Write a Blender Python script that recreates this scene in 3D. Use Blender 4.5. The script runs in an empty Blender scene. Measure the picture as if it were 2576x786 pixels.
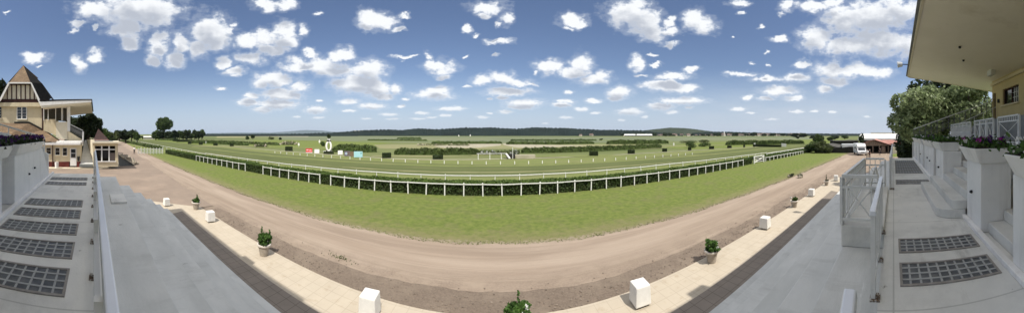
import bpy, math, random
import numpy as np
from mathutils import Vector, Matrix
random.seed(4); RNG = np.random.default_rng(7)
R_ = math.radians
sc = bpy.context.scene
COL = sc.collection
# ------------------------------------------------------------------ camera
F, CX, CY, H = 638.5, 1245.0, 337.0, 5.0        # the sweep's focal length, its middle, its horizon, eye height (m)
cam = bpy.data.cameras.new("camera"); cam_o = bpy.data.objects.new("camera", cam); COL.objects.link(cam_o)
cam_o.location = (0, 0, H); cam_o.rotation_euler = (R_(90), 0, 0)
cam.type = 'PANO'; cam.panorama_type = 'CENTRAL_CYLINDRICAL'
cam.central_cylindrical_range_u_min = -CX / F
cam.central_cylindrical_range_u_max = (2576 - CX) / F
cam.central_cylindrical_range_v_min = -(786.2 - CY) / F
cam.central_cylindrical_range_v_max = CY / F
cam.central_cylindrical_radius = 1.0
cam.clip_start = 0.02; cam.clip_end = 20000
sc.camera = cam_o
# ------------------------------------------------------------------ light
sc.view_settings.view_transform = 'Standard'; sc.view_settings.look = 'None'
sc.view_settings.exposure = 0.46; sc.view_settings.gamma = 1
ELEV, AZ = R_(55), R_(20)                        # the sun stands behind the stand, a little to the right
sun = bpy.data.lights.new("sun", 'SUN'); sun.energy = 3.7; sun.angle = R_(0.53); sun.color = (1, 0.95, 0.87)
sun_o = bpy.data.objects.new("sun", sun); COL.objects.link(sun_o)
sd = Vector((math.cos(ELEV) * math.sin(AZ), -math.cos(ELEV) * math.cos(AZ), math.sin(ELEV)))
sun_o.rotation_euler = sd.to_track_quat('Z', 'Y').to_euler()
SKY_STRENGTH = 0.072
world = bpy.data.worlds.new("World"); sc.world = world; world.use_nodes = True
sc.cycles.max_bounces = 7; sc.cycles.diffuse_bounces = 4; sc.cycles.transparent_max_bounces = 12
sc.cycles.use_denoising = True

CLOUDS1 = """590,60,130,55 850,60,230,105 780,170,110,60 790,255,55,45 960,70,140,80 478,150,40,22 455,185,22,12 45,65,18,8 588,175,12,14
215,345,75,32 250,402,18,6 487,395,42,45 585,348,48,38 1290,190,120,95 1210,290,65,60 1330,250,90,60 975,300,65,60 940,370,40,35
1000,220,45,30 1110,270,50,60 1080,370,60,45 1370,390,50,30 1440,447,70,22 1362,540,32,11 1440,143,22,12"""
CLOUDS2 = """120,245,100,48 220,235,110,50 340,185,60,50 355,245,75,40 260,310,95,38 130,365,85,32 458,190,32,40 220,30,80,40 340,25,70,38
25,140,30,15 5,190,20,35 490,320,35,22 430,400,100,42 560,400,110,55 690,340,70,45 620,430,120,38 850,430,115,58 790,510,140,60
900,540,90,55 680,500,60,30 1020,540,40,35 950,590,60,22 280,490,110,52 190,515,45,30 430,530,60,28 320,580,130,35 120,625,70,25
300,640,130,30 200,670,60,20 140,585,50,18 40,440,50,20 860,110,70,48 930,135,90,45 850,165,60,25 1075,93,38,16 1045,182,50,14
545,85,28,12 1290,415,95,38 1240,400,55,28 1310,470,50,15 1220,350,25,18 1250,580,115,28 1280,555,70,25 730,622,62,18 875,652,85,20
735,680,50,10 530,675,70,22 415,716,28,7 545,722,40,8 1082,607,25,10 1052,648,27,10 555,622,22,7 980,700,55,10 1180,692,45,10
1360,665,85,15 1330,710,40,8 845,730,30,6 1085,348,70,8 1000,728,45,6 1240,718,40,6 1160,728,50,6"""
CLOUDS3 = """180,45,100,36 150,95,35,16 290,122,45,30 238,155,26,12 58,183,30,15 100,215,20,10 255,255,80,16 225,338,25,6 40,350,18,8
690,120,75,38 740,145,55,30 685,168,35,10 1060,80,140,85 1150,130,100,80 1200,190,80,55 1290,190,60,30 1290,130,45,25 1300,268,55,14
1440,110,60,60 1500,150,75,55 560,405,85,42 480,440,15,15 760,395,72,52 700,445,85,35 820,490,100,30 885,460,50,32 260,480,80,38
150,490,75,28 360,505,90,22 310,560,140,22 270,595,40,14 450,515,30,8 60,525,22,10 980,570,75,34 960,600,50,16 830,620,48,13
650,622,55,12 630,645,60,14 755,665,45,14 660,722,40,8 400,630,110,25 380,655,90,14 285,685,40,12 145,720,40,9 840,693,35,8
1050,685,80,20 1140,715,25,9 1280,530,130,30 1200,520,85,26 1390,540,80,26 1310,465,100,26 1430,428,45,16 1095,385,45,38
1190,341,25,9 1215,390,35,9 1120,457,30,9 1370,615,140,24 1240,650,80,24 1310,688,40,10 1415,660,25,9 190,605,15,10 190,693,20,6
530,756,18,5 1000,735,25,6 680,566,28,9"""
CLOUDS4 = """450,15,60,24 460,75,30,9 580,162,17,11 520,390,20,6 620,408,17,9 392,222,10,7 610,330,13,12 740,30,50,35 900,35,120,35
1020,15,70,30 715,82,20,15 1250,110,230,100 1080,110,120,80 920,240,110,70 1100,280,150,60 1300,250,200,80 1430,60,140,80
1470,270,110,70 700,240,50,20 830,400,48,20 450,450,90,16 620,480,90,18 800,475,80,30 1010,430,110,50 1150,430,150,40 1290,450,90,32
1030,500,80,25 970,550,45,22 690,560,110,28 500,600,35,15 610,608,50,14 780,602,55,18 440,668,45,12 520,690,30,6 800,683,40,11
1015,683,28,9 650,732,40,6 910,680,25,8 1230,714,25,7"""
CL = []
for txt, x0 in ((CLOUDS1, 0), (CLOUDS2, 576.9), (CLOUDS3, 1153.8), (CLOUDS4, 1677)):
    for t in txt.split():
        a, b, c, d = map(float, t.split(','))
        k = .40966
        CL.append(((x0 + a * k - CX) / F, (CY - b * k) / F, c * k / F, d * k / F))   # azimuth, slope, half width, half height

def build_world():
    cur = [world.node_tree]; cur[0].nodes.clear()
    class _L:
        def new(self, a, b): return cur[0].links.new(a, b)
    L = _L()
    def nd(t, **kw):
        n = cur[0].nodes.new(t)
        for k, v in kw.items(): setattr(n, k, v)
        return n
    def setin(s, v):
        if hasattr(v, 'is_output') or isinstance(v, bpy.types.NodeSocket): L.new(v, s)
        else: s.default_value = v
    def M(op, a, b=0.0, c=None, clamp=False):
        n = nd('ShaderNodeMath', operation=op, use_clamp=clamp); setin(n.inputs[0], a); setin(n.inputs[1], b)
        if c is not None: setin(n.inputs[2], c)
        return n.outputs[0]
    def V(op, a, b=None, c=None):
        n = nd('ShaderNodeVectorMath', operation=op); setin(n.inputs[0], a)
        if b is not None: setin(n.inputs[1], b)
        if c is not None: setin(n.inputs[2], c)
        return n.outputs['Value'] if op == 'LENGTH' else n.outputs[0]
    def ramp(v, a, b, c=0.0, d=1.0):
        n = nd('ShaderNodeMapRange', interpolation_type='SMOOTHSTEP'); setin(n.inputs[0], v)
        for i, q in enumerate((a, b, c, d)): setin(n.inputs[1 + i], q)
        return n.outputs[0]
    def mixc(f, a, b):
        n = nd('ShaderNodeMix', data_type='RGBA'); setin(n.inputs[0], f); setin(n.inputs[6], a); setin(n.inputs[7], b)
        return n.outputs[2]
    out = nd('ShaderNodeOutputWorld')
    sky = nd('ShaderNodeTexSky', sky_type='NISHITA'); sky.sun_disc = False
    sky.sun_elevation = ELEV; sky.sun_rotation = R_(180) - AZ
    sky.air_density = 1.0; sky.dust_density = 0.6; sky.ozone_density = 1.0; sky.altitude = 20
    tc = nd('ShaderNodeTexCoord'); sp = nd('ShaderNodeSeparateXYZ'); L.new(tc.outputs['Generated'], sp.inputs[0])
    x, y, z = sp.outputs
    az = M('ARCTAN2', x, y)
    hd = M('SQRT', M('ADD', M('MULTIPLY', x, x), M('MULTIPLY', y, y)))
    t = M('DIVIDE', z, M('MAXIMUM', hd, 0.05))
    cb = nd('ShaderNodeCombineXYZ'); setin(cb.inputs[0], az); setin(cb.inputs[1], t)
    P = cb.outputs[0]
    def noise(vec, scale, detail, rough=.55, col=False, stretch=None):
        n = nd('ShaderNodeTexNoise'); 
        v = V('MULTIPLY', vec, stretch) if stretch else vec
        L.new(v, n.inputs['Vector'])
        n.inputs['Scale'].default_value = scale; n.inputs['Detail'].default_value = detail; n.inputs['Roughness'].default_value = rough
        return n.outputs['Color' if col else 'Fac']
    # ragged edges: the air round each cloud is stirred, finer towards the horizon
    small = ramp(t, .03, .30)
    wcol = noise(P, 13, 5, .6, True, (1, 1.5, 1))
    w = V('SUBTRACT', wcol, (.5, .5, .5))
    amp = M('MULTIPLY_ADD', small, .060, .012)
    sc_ = nd('ShaderNodeVectorMath', operation='SCALE'); L.new(w, sc_.inputs[0]); L.new(amp, sc_.inputs['Scale'])
    PW = V('MULTIPLY', V('ADD', P, sc_.outputs[0]), (1, 1, 0))
    fine = mixc(small, noise(P, 60, 7, .6, False, (1, 2.2, 1)), noise(P, 22, 8, .58, False, (1, 1.4, 1)))
    bil = noise(P, 15, 4, .5, False, (1, 1.5, 1))
    fine = M('MULTIPLY', M('SUBTRACT', fine, .5), 1.9)
    skyc = V('MULTIPLY', sky.outputs[0], (1.02, 1.02, 1.12))
    # thin veil low in the right of the sky
    veil = M('MULTIPLY', M('MULTIPLY', ramp(az, .35, 1.3), ramp(t, .27, .04)), ramp(noise(P, 5, 6, .6, False, (1, 5, 1)), .25, .7, .25, .8))
    skyc = mixc(ramp(t, .26, -.02, 0, .85), skyc, (5.2, 6.3, 8.0, 1))     # the pale air over the plain
    skyv = mixc(M('MULTIPLY', veil, .75), skyc, (6.4, 6.9, 7.8, 1))
    def bg(colr):
        n = nd('ShaderNodeBackground'); setin(n.inputs[0], colr); n.inputs[1].default_value = SKY_STRENGTH
        return n.outputs[0]
    def field(vec, items):
        m = None
        for (a, b, rx, ry) in items:
            rx *= 1.06; ry *= 1.08
            d = V('LENGTH', V('MULTIPLY_ADD', vec, (1 / rx, 1 / ry, 0), (-a / rx, -b / ry, 0)))
            if m is None: m = d
            else: m = M('SMOOTH_MIN', m, d, .25)
        return m
    CG, CW = (5.3, 5.7, 6.5, 1), (10.2, 10.4, 10.6, 1)
    def sector(items):
        if not items: return bg(skyv)
        g = bpy.data.node_groups.new('cloud_sector', 'ShaderNodeTree')
        names = (('PW', 'NodeSocketVector', PW), ('small', 'NodeSocketFloat', small), ('fine', 'NodeSocketFloat', fine),
                 ('bil', 'NodeSocketFloat', bil), ('t', 'NodeSocketFloat', t), ('sky', 'NodeSocketColor', skyv))
        for a, b, c in names: g.interface.new_socket(a, in_out='INPUT', socket_type=b)
        g.interface.new_socket('Shader', in_out='OUTPUT', socket_type='NodeSocketShader')
        host = nd('ShaderNodeGroup'); host.node_tree = g
        for (a, b, c) in names: L.new(c, host.inputs[a])
        cur[0] = g
        gi = nd('NodeGroupInput'); go = nd('NodeGroupOutput')
        r = sector_body(items, *[gi.outputs[a] for a, b, c in names])
        L.new(r, go.inputs[0]); cur[0] = world.node_tree
        return host.outputs[0]
    def sector_body(items, PW, small, fine, bil, t, skyv):
        m = field(PW, items)
        up = V('ADD', PW, V('MULTIPLY', nd_scale(M('MULTIPLY_ADD', small, .048, .009)), (.25, 1, 0)))
        m2 = field(up, items)
        core = M('ADD', m, fine)
        dens = M('MAXIMUM', ramp(core, 1.26, .56), M('MULTIPLY', ramp(core, 1.55, .95), .24))
        dens = M('MULTIPLY', dens, ramp(t, .003, .13, .35, .96))
        top = ramp(M('ADD', m2, M('MULTIPLY', M('SUBTRACT', bil, .5), 1.5)), .35, 1.40)
        c = mixc(top, CG, CW)
        c = mixc(ramp(core, .5, 1.1), c, (8.0, 8.6, 9.5, 1))
        c = mixc(ramp(t, .13, 0.0, 0, .55), c, (7.2, 7.7, 8.4, 1))
        return bg(mixc(dens, skyv, c))
    def nd_scale(v):
        c = nd('ShaderNodeCombineXYZ'); setin(c.inputs[0], v); setin(c.inputs[1], v); return c.outputs[0]
    A0, A1, NS = -CX / F, (2576 - CX) / F, 16
    edges = [A0 + (A1 - A0) * i / NS for i in range(NS + 1)]; edges[0] -= .25; edges[-1] += .2
    def tree(i, j):
        if j - i == 1:
            lo, hi = edges[i] - .07, edges[j] + .07
            return sector([c for c in CL if c[0] + c[2] * 1.3 > lo and c[0] - c[2] * 1.3 < hi])
        k = (i + j) // 2
        ms = nd('ShaderNodeMixShader'); setin(ms.inputs[0], M('GREATER_THAN', az, edges[k]))
        L.new(tree(i, k), ms.inputs[1]); L.new(tree(k, j), ms.inputs[2])
        return ms.outputs[0]
    inside = M('MULTIPLY', M('MULTIPLY', M('GREATER_THAN', t, 0.0), M('LESS_THAN', t, 1.0)),
               M('MULTIPLY', M('GREATER_THAN', az, edges[0]), M('LESS_THAN', az, edges[-1])))
    ms = nd('ShaderNodeMixShader'); setin(ms.inputs[0], inside)
    # unseen bright cloud added overhead and behind the stand to lift the shade
    dn = nd('ShaderNodeTexNoise'); L.new(tc.outputs['Generated'], dn.inputs['Vector']); dn.inputs['Scale'].default_value = 3.2; dn.inputs['Detail'].default_value = 6
    over = mixc(M('MULTIPLY', ramp(dn.outputs['Fac'], .36, .56), ramp(z, -.02, .12)), skyc, (15.0, 14.6, 14.0, 1))
    L.new(bg(over), ms.inputs[1]); L.new(tree(0, NS), ms.inputs[2]); L.new(ms.outputs[0], out.inputs[0])
build_world()
# ------------------------------------------------------------------ survey of the photograph: bearings and drops turned into metres
def ang(x): return (x - CX) / F
def gp(x, y, z=0.0):
    r = (H - z) * F / (y - CY); a = ang(x); return Vector((r * math.sin(a), r * math.cos(a), z))
def pr(x, y, r):
    a = ang(x); return Vector((r * math.sin(a), r * math.cos(a), H + (CY - y) / F * r))
def vx(x, y, X): return pr(x, y, X / math.sin(ang(x)))
def vd(x, y, D): return pr(x, y, D / math.cos(ang(x)))

# ------------------------------------------------------------------ materials
MATS = {}
def mat(name, c1, c2=None, scale=4.0, detail=6, rough=.8, bump=0.0, bscale=None, c3=None, s3=1.0, t3=(.55, .7), stretch=(1, 1, 1),
        contrast=(.35, .65), metal=0.0, spec=.35, trans=0.0, attr=False, coords='pos'):
    m = bpy.data.materials.new(name); m.use_nodes = True; nt = m.node_tree; N = nt.nodes; L = nt.links
    b = N['Principled BSDF']; b.inputs['Roughness'].default_value = rough; b.inputs['Metallic'].default_value = metal
    b.inputs['Specular IOR Level'].default_value = spec
    if trans: b.inputs['Transmission Weight'].default_value = trans
    c4 = lambda c: tuple(c) + (1,)
    b.inputs['Base Color'].default_value = c4(c1)
    if c2 is not None or bump:
        g = N.new('ShaderNodeNewGeometry') if coords == 'pos' else N.new('ShaderNodeTexCoord')
        src = g.outputs['Position'] if coords == 'pos' else g.outputs['Object']
        mp = N.new('ShaderNodeMapping'); mp.inputs['Scale'].default_value = stretch; L.new(src, mp.inputs[0])
        no = N.new('ShaderNodeTexNoise'); no.inputs['Scale'].default_value = scale; no.inputs['Detail'].default_value = detail
        no.inputs['Roughness'].default_value = .62
        L.new(mp.outputs[0], no.inputs['Vector'])
        last = None
        if c2 is not None:
            mr = N.new('ShaderNodeMapRange'); L.new(no.outputs['Fac'], mr.inputs[0]); mr.inputs[1].default_value = contrast[0]; mr.inputs[2].default_value = contrast[1]
            mx = N.new('ShaderNodeMix'); mx.data_type = 'RGBA'; L.new(mr.outputs[0], mx.inputs[0])
            mx.inputs[6].default_value = c4(c1); mx.inputs[7].default_value = c4(c2); last = mx.outputs[2]
            if c3 is not None:
                n3 = N.new('ShaderNodeTexNoise'); n3.inputs['Scale'].default_value = s3; n3.inputs['Detail'].default_value = 8; n3.inputs['Roughness'].default_value = .65
                L.new(mp.outputs[0], n3.inputs['Vector'])
                m3 = N.new('ShaderNodeMapRange'); L.new(n3.outputs['Fac'], m3.inputs[0]); m3.inputs[1].default_value = t3[0]; m3.inputs[2].default_value = t3[1]
                mx3 = N.new('ShaderNodeMix'); mx3.data_type = 'RGBA'; L.new(m3.outputs[0], mx3.inputs[0]); L.new(last, mx3.inputs[6]); mx3.inputs[7].default_value = c4(c3); last = mx3.outputs[2]
            if attr:
                at = N.new('ShaderNodeAttribute'); at.attribute_name = 'tint'
                mu = N.new('ShaderNodeMix'); mu.data_type = 'RGBA'; mu.blend_type = 'MULTIPLY'; mu.inputs[0].default_value = 1
                L.new(last, mu.inputs[6]); L.new(at.outputs['Color'], mu.inputs[7]); last = mu.outputs[2]
            L.new(last, b.inputs['Base Color'])
        if bump:
            bn = N.new('ShaderNodeTexNoise'); bn.inputs['Scale'].default_value = bscale or scale * 3; bn.inputs['Detail'].default_value = 8; bn.inputs['Roughness'].default_value = .7
            L.new(mp.outputs[0], bn.inputs['Vector'])
            bp = N.new('ShaderNodeBump'); bp.inputs['Strength'].default_value = 1; bp.inputs['Distance'].default_value = bump
            L.new(bn.outputs['Fac'], bp.inputs['Height']); L.new(bp.outputs[0], b.inputs['Normal'])
    MATS[name] = m; return m
def specks(m, col, scale, lo, hi, stretch=(1, 1, 1), k=1.0, detail=10, rough=.7):
    "chips, scuffs and dirt of their own shape on top of a painted or cast surface"
    nt = m.node_tree; N = nt.nodes; L = nt.links; b = N['Principled BSDF']; src = b.inputs['Base Color'].links[0].from_socket
    g = N.new('ShaderNodeNewGeometry'); mp = N.new('ShaderNodeMapping'); mp.inputs['Scale'].default_value = stretch; L.new(g.outputs['Position'], mp.inputs[0])
    no = N.new('ShaderNodeTexNoise'); no.inputs['Scale'].default_value = scale; no.inputs['Detail'].default_value = detail; no.inputs['Roughness'].default_value = rough; L.new(mp.outputs[0], no.inputs['Vector'])
    mr = N.new('ShaderNodeMapRange'); L.new(no.outputs['Fac'], mr.inputs[0]); mr.inputs[1].default_value = lo; mr.inputs[2].default_value = hi; mr.inputs[4].default_value = k
    mx = N.new('ShaderNodeMix'); mx.data_type = 'RGBA'; L.new(mr.outputs[0], mx.inputs[0]); L.new(src, mx.inputs[6]); mx.inputs[7].default_value = (*col, 1); L.new(mx.outputs[2], b.inputs['Base Color'])
def joints(m, bw, bh, mort, col):
    nt = m.node_tree; N = nt.nodes; L = nt.links; b = N['Principled BSDF']; src = b.inputs['Base Color'].links[0].from_socket
    g = N.new('ShaderNodeNewGeometry'); br = N.new('ShaderNodeTexBrick'); L.new(g.outputs['Position'], br.inputs['Vector']); br.offset = 0
    br.inputs['Scale'].default_value = 1; br.inputs['Mortar Size'].default_value = mort; br.inputs['Mortar Smooth'].default_value = .6; br.inputs['Brick Width'].default_value = bw; br.inputs['Row Height'].default_value = bh
    br.inputs['Color1'].default_value = (1, 1, 1, 1); br.inputs['Color2'].default_value = (.99, .99, .99, 1); br.inputs['Mortar'].default_value = (*col, 1)
    mu = N.new('ShaderNodeMix'); mu.data_type = 'RGBA'; mu.blend_type = 'MULTIPLY'; mu.inputs[0].default_value = 1; L.new(src, mu.inputs[6]); L.new(br.outputs['Color'], mu.inputs[7]); L.new(mu.outputs[2], b.inputs['Base Color'])
def leafmat(name, c1, c2, rough=.6, transl=.25, scale=1.2):
    m = mat(name, c1, c2, scale=scale, detail=4, rough=rough, attr=True, spec=.3)
    nt = m.node_tree; N = nt.nodes; L = nt.links; b = N['Principled BSDF']; out = N['Material Output']
    tr = N.new('ShaderNodeBsdfTranslucent'); L.new(b.inputs['Base Color'].links[0].from_socket, tr.inputs[0])
    ms = N.new('ShaderNodeMixShader'); ms.inputs[0].default_value = transl
    L.new(b.outputs[0], ms.inputs[1]); L.new(tr.outputs[0], ms.inputs[2]); L.new(ms.outputs[0], out.inputs[0])
    return m

grass = mat('grass', (.168, .202, .054), (.105, .142, .034), scale=2.6, detail=12, rough=.95, bump=.05, bscale=22, c3=(0.160, 0.156, 0.072), s3=.6, t3=(.48, .80), spec=.1)
track = mat('track_grass', (0.114, 0.130, 0.051), (0.090, 0.108, 0.040), scale=.25, detail=12, rough=.95, bump=.03, bscale=18, c3=(0.160, 0.152, 0.072), s3=.08, t3=(.55, .72), stretch=(.35, 1.6, 1), spec=.1)
meadow = mat('meadow', (0.119, 0.146, 0.054), (0.164, 0.176, 0.078), scale=.035, detail=12, rough=.95, c3=(0.070, 0.098, 0.033), s3=.02, t3=(.52, .62), stretch=(.25, 1, 1), spec=.1)
dryfield = mat('dry_field', (0.240, 0.228, 0.120), (0.192, 0.196, 0.096), scale=.1, detail=10, rough=.95, stretch=(.3, 1, 1), spec=.1)
greyfield = mat('marsh_field', (0.160, 0.180, 0.108), (0.120, 0.144, 0.080), scale=.04, detail=12, rough=.95, c3=(0.208, 0.212, 0.144), s3=.03, stretch=(.2, 1, 1), spec=.1)
sand = mat('pale_sand', (0.368, 0.336, 0.264), (0.272, 0.256, 0.176), scale=.6, detail=8, rough=.95, spec=.1)
dirt = mat('dirt', (0.311, 0.246, 0.190), (0.255, 0.200, 0.154), scale=.55, detail=14, rough=.95, bump=.03, bscale=16, c3=(0.368, 0.300, 0.237), s3=.5, t3=(.42, .66), stretch=(.16, 1.6, 1), spec=.12)
yard = mat('yard_dirt', (.265, .212, .168), (.225, .178, .142), scale=.4, detail=12, rough=.95, bump=.02, bscale=20, c3=(0.306, 0.238, 0.187), s3=.3, t3=(.5, .7), spec=.12)
gravel = mat('gravel', (0.281, 0.222, 0.174), (0.222, 0.174, 0.133), scale=14, detail=10, rough=.95, bump=.09, bscale=26, c3=(0.318, 0.255, 0.196), s3=.8, t3=(.46, .66), spec=.15, contrast=(.38, .62))
conc = mat('painted_concrete', (0.696, 0.684, 0.632), (0.603, 0.597, 0.557), scale=1.6, detail=12, rough=.55, bump=.004, bscale=30, c3=(0.464, 0.458, 0.423), s3=.9, t3=(.50, .74), spec=.4)
joints(conc, 2.3, 50, .012, (.72, .72, .71)); specks(conc, (.20, .19, .165), 3.2, .655, .70, k=.85); specks(conc, (.33, .32, .29), 1.3, .56, .70, stretch=(.5, 2.0, 1), k=.55); specks(conc, (.09, .08, .07), 9, .70, .72)
stepc = mat('step_concrete', (.50, .505, .48), (.60, .60, .57), scale=1.1, detail=14, rough=.6, bump=.006, bscale=18, c3=(0.448, 0.454, 0.426), s3=.8, t3=(.46, .74), stretch=(.55, 1.4, 1), spec=.35)
specks(stepc, (.16, .16, .14), 1.7, .675, .715, stretch=(1.6, .8, 1), k=.9); specks(stepc, (.36, .36, .335), 1.0, .53, .72, stretch=(1.5, .4, 1), k=.7); specks(stepc, (.72, .72, .69), 2.0, .64, .72, stretch=(.3, 2.5, 1), k=.6)
white = mat('white_paint', (.82, .80, .76), (.75, .735, .70), scale=2.2, detail=8, rough=.5, c3=(.56, .56, .54), s3=1.3, t3=(.60, .78))
specks(white, (.50, .47, .41), 1.3, .52, .74, stretch=(3.5, 3.5, .35), k=.5); specks(white, (.22, .19, .15), 4.5, .70, .73, k=.8)
wwood = mat('white_rail_paint', (.72, .72, .69), (.62, .62, .58), scale=6, detail=6, rough=.55, c3=(.42, .41, .36), s3=3, t3=(.62, .75))
steel = mat('grey_steel_paint', (.66, .66, .63), (.59, .59, .56), scale=5, detail=6, rough=.38, spec=.5, c3=(.38, .38, .37), s3=3.5, t3=(.64, .74))
glassd = mat('dark_glass', (.06, .065, .07), (.13, .135, .135), scale=7, rough=.45, spec=.3)
winglass = mat('window_glass', (.012, .014, .017), rough=.06, spec=.8)
black = mat('black_steel', (.012, .012, .013), rough=.5)
cream = mat('cream_render', (0.681, 0.589, 0.405), (0.616, 0.529, 0.359), scale=.9, detail=10, rough=.9, bump=.006, bscale=18, c3=(0.515, 0.432, 0.285), s3=.6, t3=(.56, .8), spec=.15)
specks(cream, (.45, .37, .25), 1.0, .52, .74, stretch=(2.5, 2.5, .3), k=.5)
cream2 = mat('pale_cream_render', (.73, .66, .51), (.66, .60, .46), scale=1.2, detail=8, rough=.9, spec=.15)
ywall = mat('yellow_render', (.60, .49, .27), (.55, .445, .24), scale=1.3, detail=8, rough=.9, spec=.15)
soffit = mat('soffit', (.84, .79, .67), (.80, .75, .63), scale=.5, detail=6, rough=.85, spec=.15, c3=(.60, .54, .42), s3=.4, t3=(.6, .8))
maroon = mat('maroon_plinth', (.10, .018, .014), (.14, .03, .022), scale=2, rough=.7)
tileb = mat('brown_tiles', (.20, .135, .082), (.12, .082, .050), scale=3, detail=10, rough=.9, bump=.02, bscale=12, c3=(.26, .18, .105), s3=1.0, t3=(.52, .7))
tiled = mat('dark_shade_tiles', (.014, .013, .012), (.028, .025, .022), scale=3, detail=8, rough=.85, bump=.02, bscale=12, spec=.1)  # near-black carries the near roof slope's shade; also covers the canopy
timber = mat('dark_timber', (.055, .018, .014), (.035, .012, .01), scale=6, rough=.7)
leadg = mat('grey_lead', (.20, .21, .205), (.15, .16, .155), scale=1.5, rough=.8)
soil = mat('soil', (.03, .024, .018), rough=1)
rockm = mat('pale_rock', (0.425, 0.374, 0.289), (0.323, 0.281, 0.221), scale=2, rough=.95, bump=.03, bscale=9)
pot = mat('pot_clay', (.40, .35, .29), (.30, .26, .21), scale=8, rough=.85, bump=.004, bscale=40, coords='obj')
potin = mat('pot_rim', (.66, .61, .54), (.55, .50, .44), scale=8, rough=.85, coords='obj')
cubem = mat('white_block', (0.738, 0.720, 0.675), (0.675, 0.657, 0.612), scale=7, rough=.6, coords='obj', c3=(0.540, 0.513, 0.450), s3=4, t3=(.62, .78))
bark = mat('bark', (.07, .052, .038), (.045, .035, .026), scale=8, rough=.95, bump=.02, bscale=20)
twig = mat('hedge_twigs', (.040, .050, .020), (.022, .028, .012), scale=6, detail=8, rough=.95, bump=.06, bscale=14, spec=.1)
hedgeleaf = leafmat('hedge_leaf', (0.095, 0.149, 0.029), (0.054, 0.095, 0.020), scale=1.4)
hedgeshade = leafmat('hedge_shade_leaf', (.035, .058, .018), (.055, .088, .024), scale=2.0, transl=.1)  # leaves darkened on the hedge sides, shade put into their colour
leafH = leafmat('leaf_hedge_far', (.085, .118, .036), (.058, .085, .026), scale=.5)
farhedge = mat('brush_hedge', (.080, .115, .036), (.052, .076, .025), scale=1.2, detail=10, rough=.95, bump=.15, bscale=3, spec=.1)
darkbrush = mat('dark_brush', (.034, .042, .019), (.018, .024, .012), scale=5, rough=.95, bump=.05, bscale=12, spec=.1)
leafA = leafmat('leaf_mid', (.070, .112, .030), (.045, .078, .021))
leafD = leafmat('leaf_dark', (.022, .038, .015), (.036, .058, .022))
leafS = leafmat('leaf_silver', (.36, .43, .25), (.15, .205, .095), scale=.8, transl=.4)
leafP = leafmat('leaf_potted', (.075, .15, .03), (.04, .09, .02), scale=6)
leafR = leafmat('leaf_rough', (.10, .125, .05), (.065, .085, .03), scale=.6)
purple = mat('petal_purple', (.055, .018, .10), (.10, .03, .16), scale=20, rough=.8)
magenta = mat('petal_magenta', (.28, .025, .22), (.20, .02, .14), scale=20, rough=.8)
petalw = mat('petal_white', (.78, .78, .76), rough=.8)
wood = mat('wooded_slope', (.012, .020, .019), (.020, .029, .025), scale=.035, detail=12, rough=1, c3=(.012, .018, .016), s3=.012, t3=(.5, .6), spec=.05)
farhill = mat('far_hill', (.10, .13, .15), (.12, .15, .16), scale=.01, rough=1, spec=.0)  # blue-grey: distance haze put into the hill's colour
ghill = mat('grassy_hill', (.046, .058, .040), (.034, .046, .033), scale=.02, detail=10, rough=1, spec=.05)
redroof = mat('red_roof', (.36, .17, .13), (.30, .14, .11), scale=1.5, rough=.8, c3=(.42, .24, .20), s3=.6, t3=(.5, .7))
hwall = mat('house_wall', (.52, .48, .42), (.44, .40, .35), scale=.3, rough=.9)
hroof = mat('house_roof', (.17, .11, .09), (.12, .09, .08), scale=.3, rough=.9)
shedw = mat('shed_roof_white', (.74, .73, .70), (.64, .63, .60), scale=.5, rough=.5)
shedk = mat('shed_roof_khaki', (.40, .37, .27), (.34, .31, .23), scale=.8, rough=.7)
darkwall = mat('dark_wall', (.018, .017, .015), (.03, .028, .024), scale=2, rough=.9)
greyroof = mat('felt_roof', (.085, .082, .072), (.065, .062, .055), scale=1.5, rough=.9)
planks = mat('weathered_boards', (.27, .20, .15), (.12, .085, .06), scale=2.5, rough=.9, stretch=(3, 3, .4))
vanw = mat('vehicle_paint', (.80, .80, .80), rough=.22, spec=.6)
tyre = mat('tyre_rubber', (.02, .02, .02), rough=.8)
lampm = mat('clear_lens', (.55, .55, .53), rough=.1, spec=.8)
skin = mat('skin', (.50, .31, .23), rough=.6)
hairm = mat('hair', (.03, .02, .015), rough=.7)
cl_white = mat('white_cloth', (.72, .72, .70), rough=.9)
cl_dark = mat('dark_cloth', (.025, .022, .025), rough=.9)
cl_khaki = mat('khaki_cloth', (.36, .31, .24), rough=.9)
cl_brown = mat('brown_cloth', (.10, .06, .05), rough=.9)
signred = mat('sign_red', (.62, .03, .03), rough=.5); signwhite = mat('sign_white', (.78, .76, .74), rough=.5)
signcyan = mat('sign_cyan', (.33, .56, .60), rough=.5); signdark = mat('sign_dark', (.09, .07, .10), (.16, .13, .15), scale=6, rough=.6)
signbrown = mat('sign_brown', (.19, .13, .08), (.13, .09, .05), scale=6, rough=.7)

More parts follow.
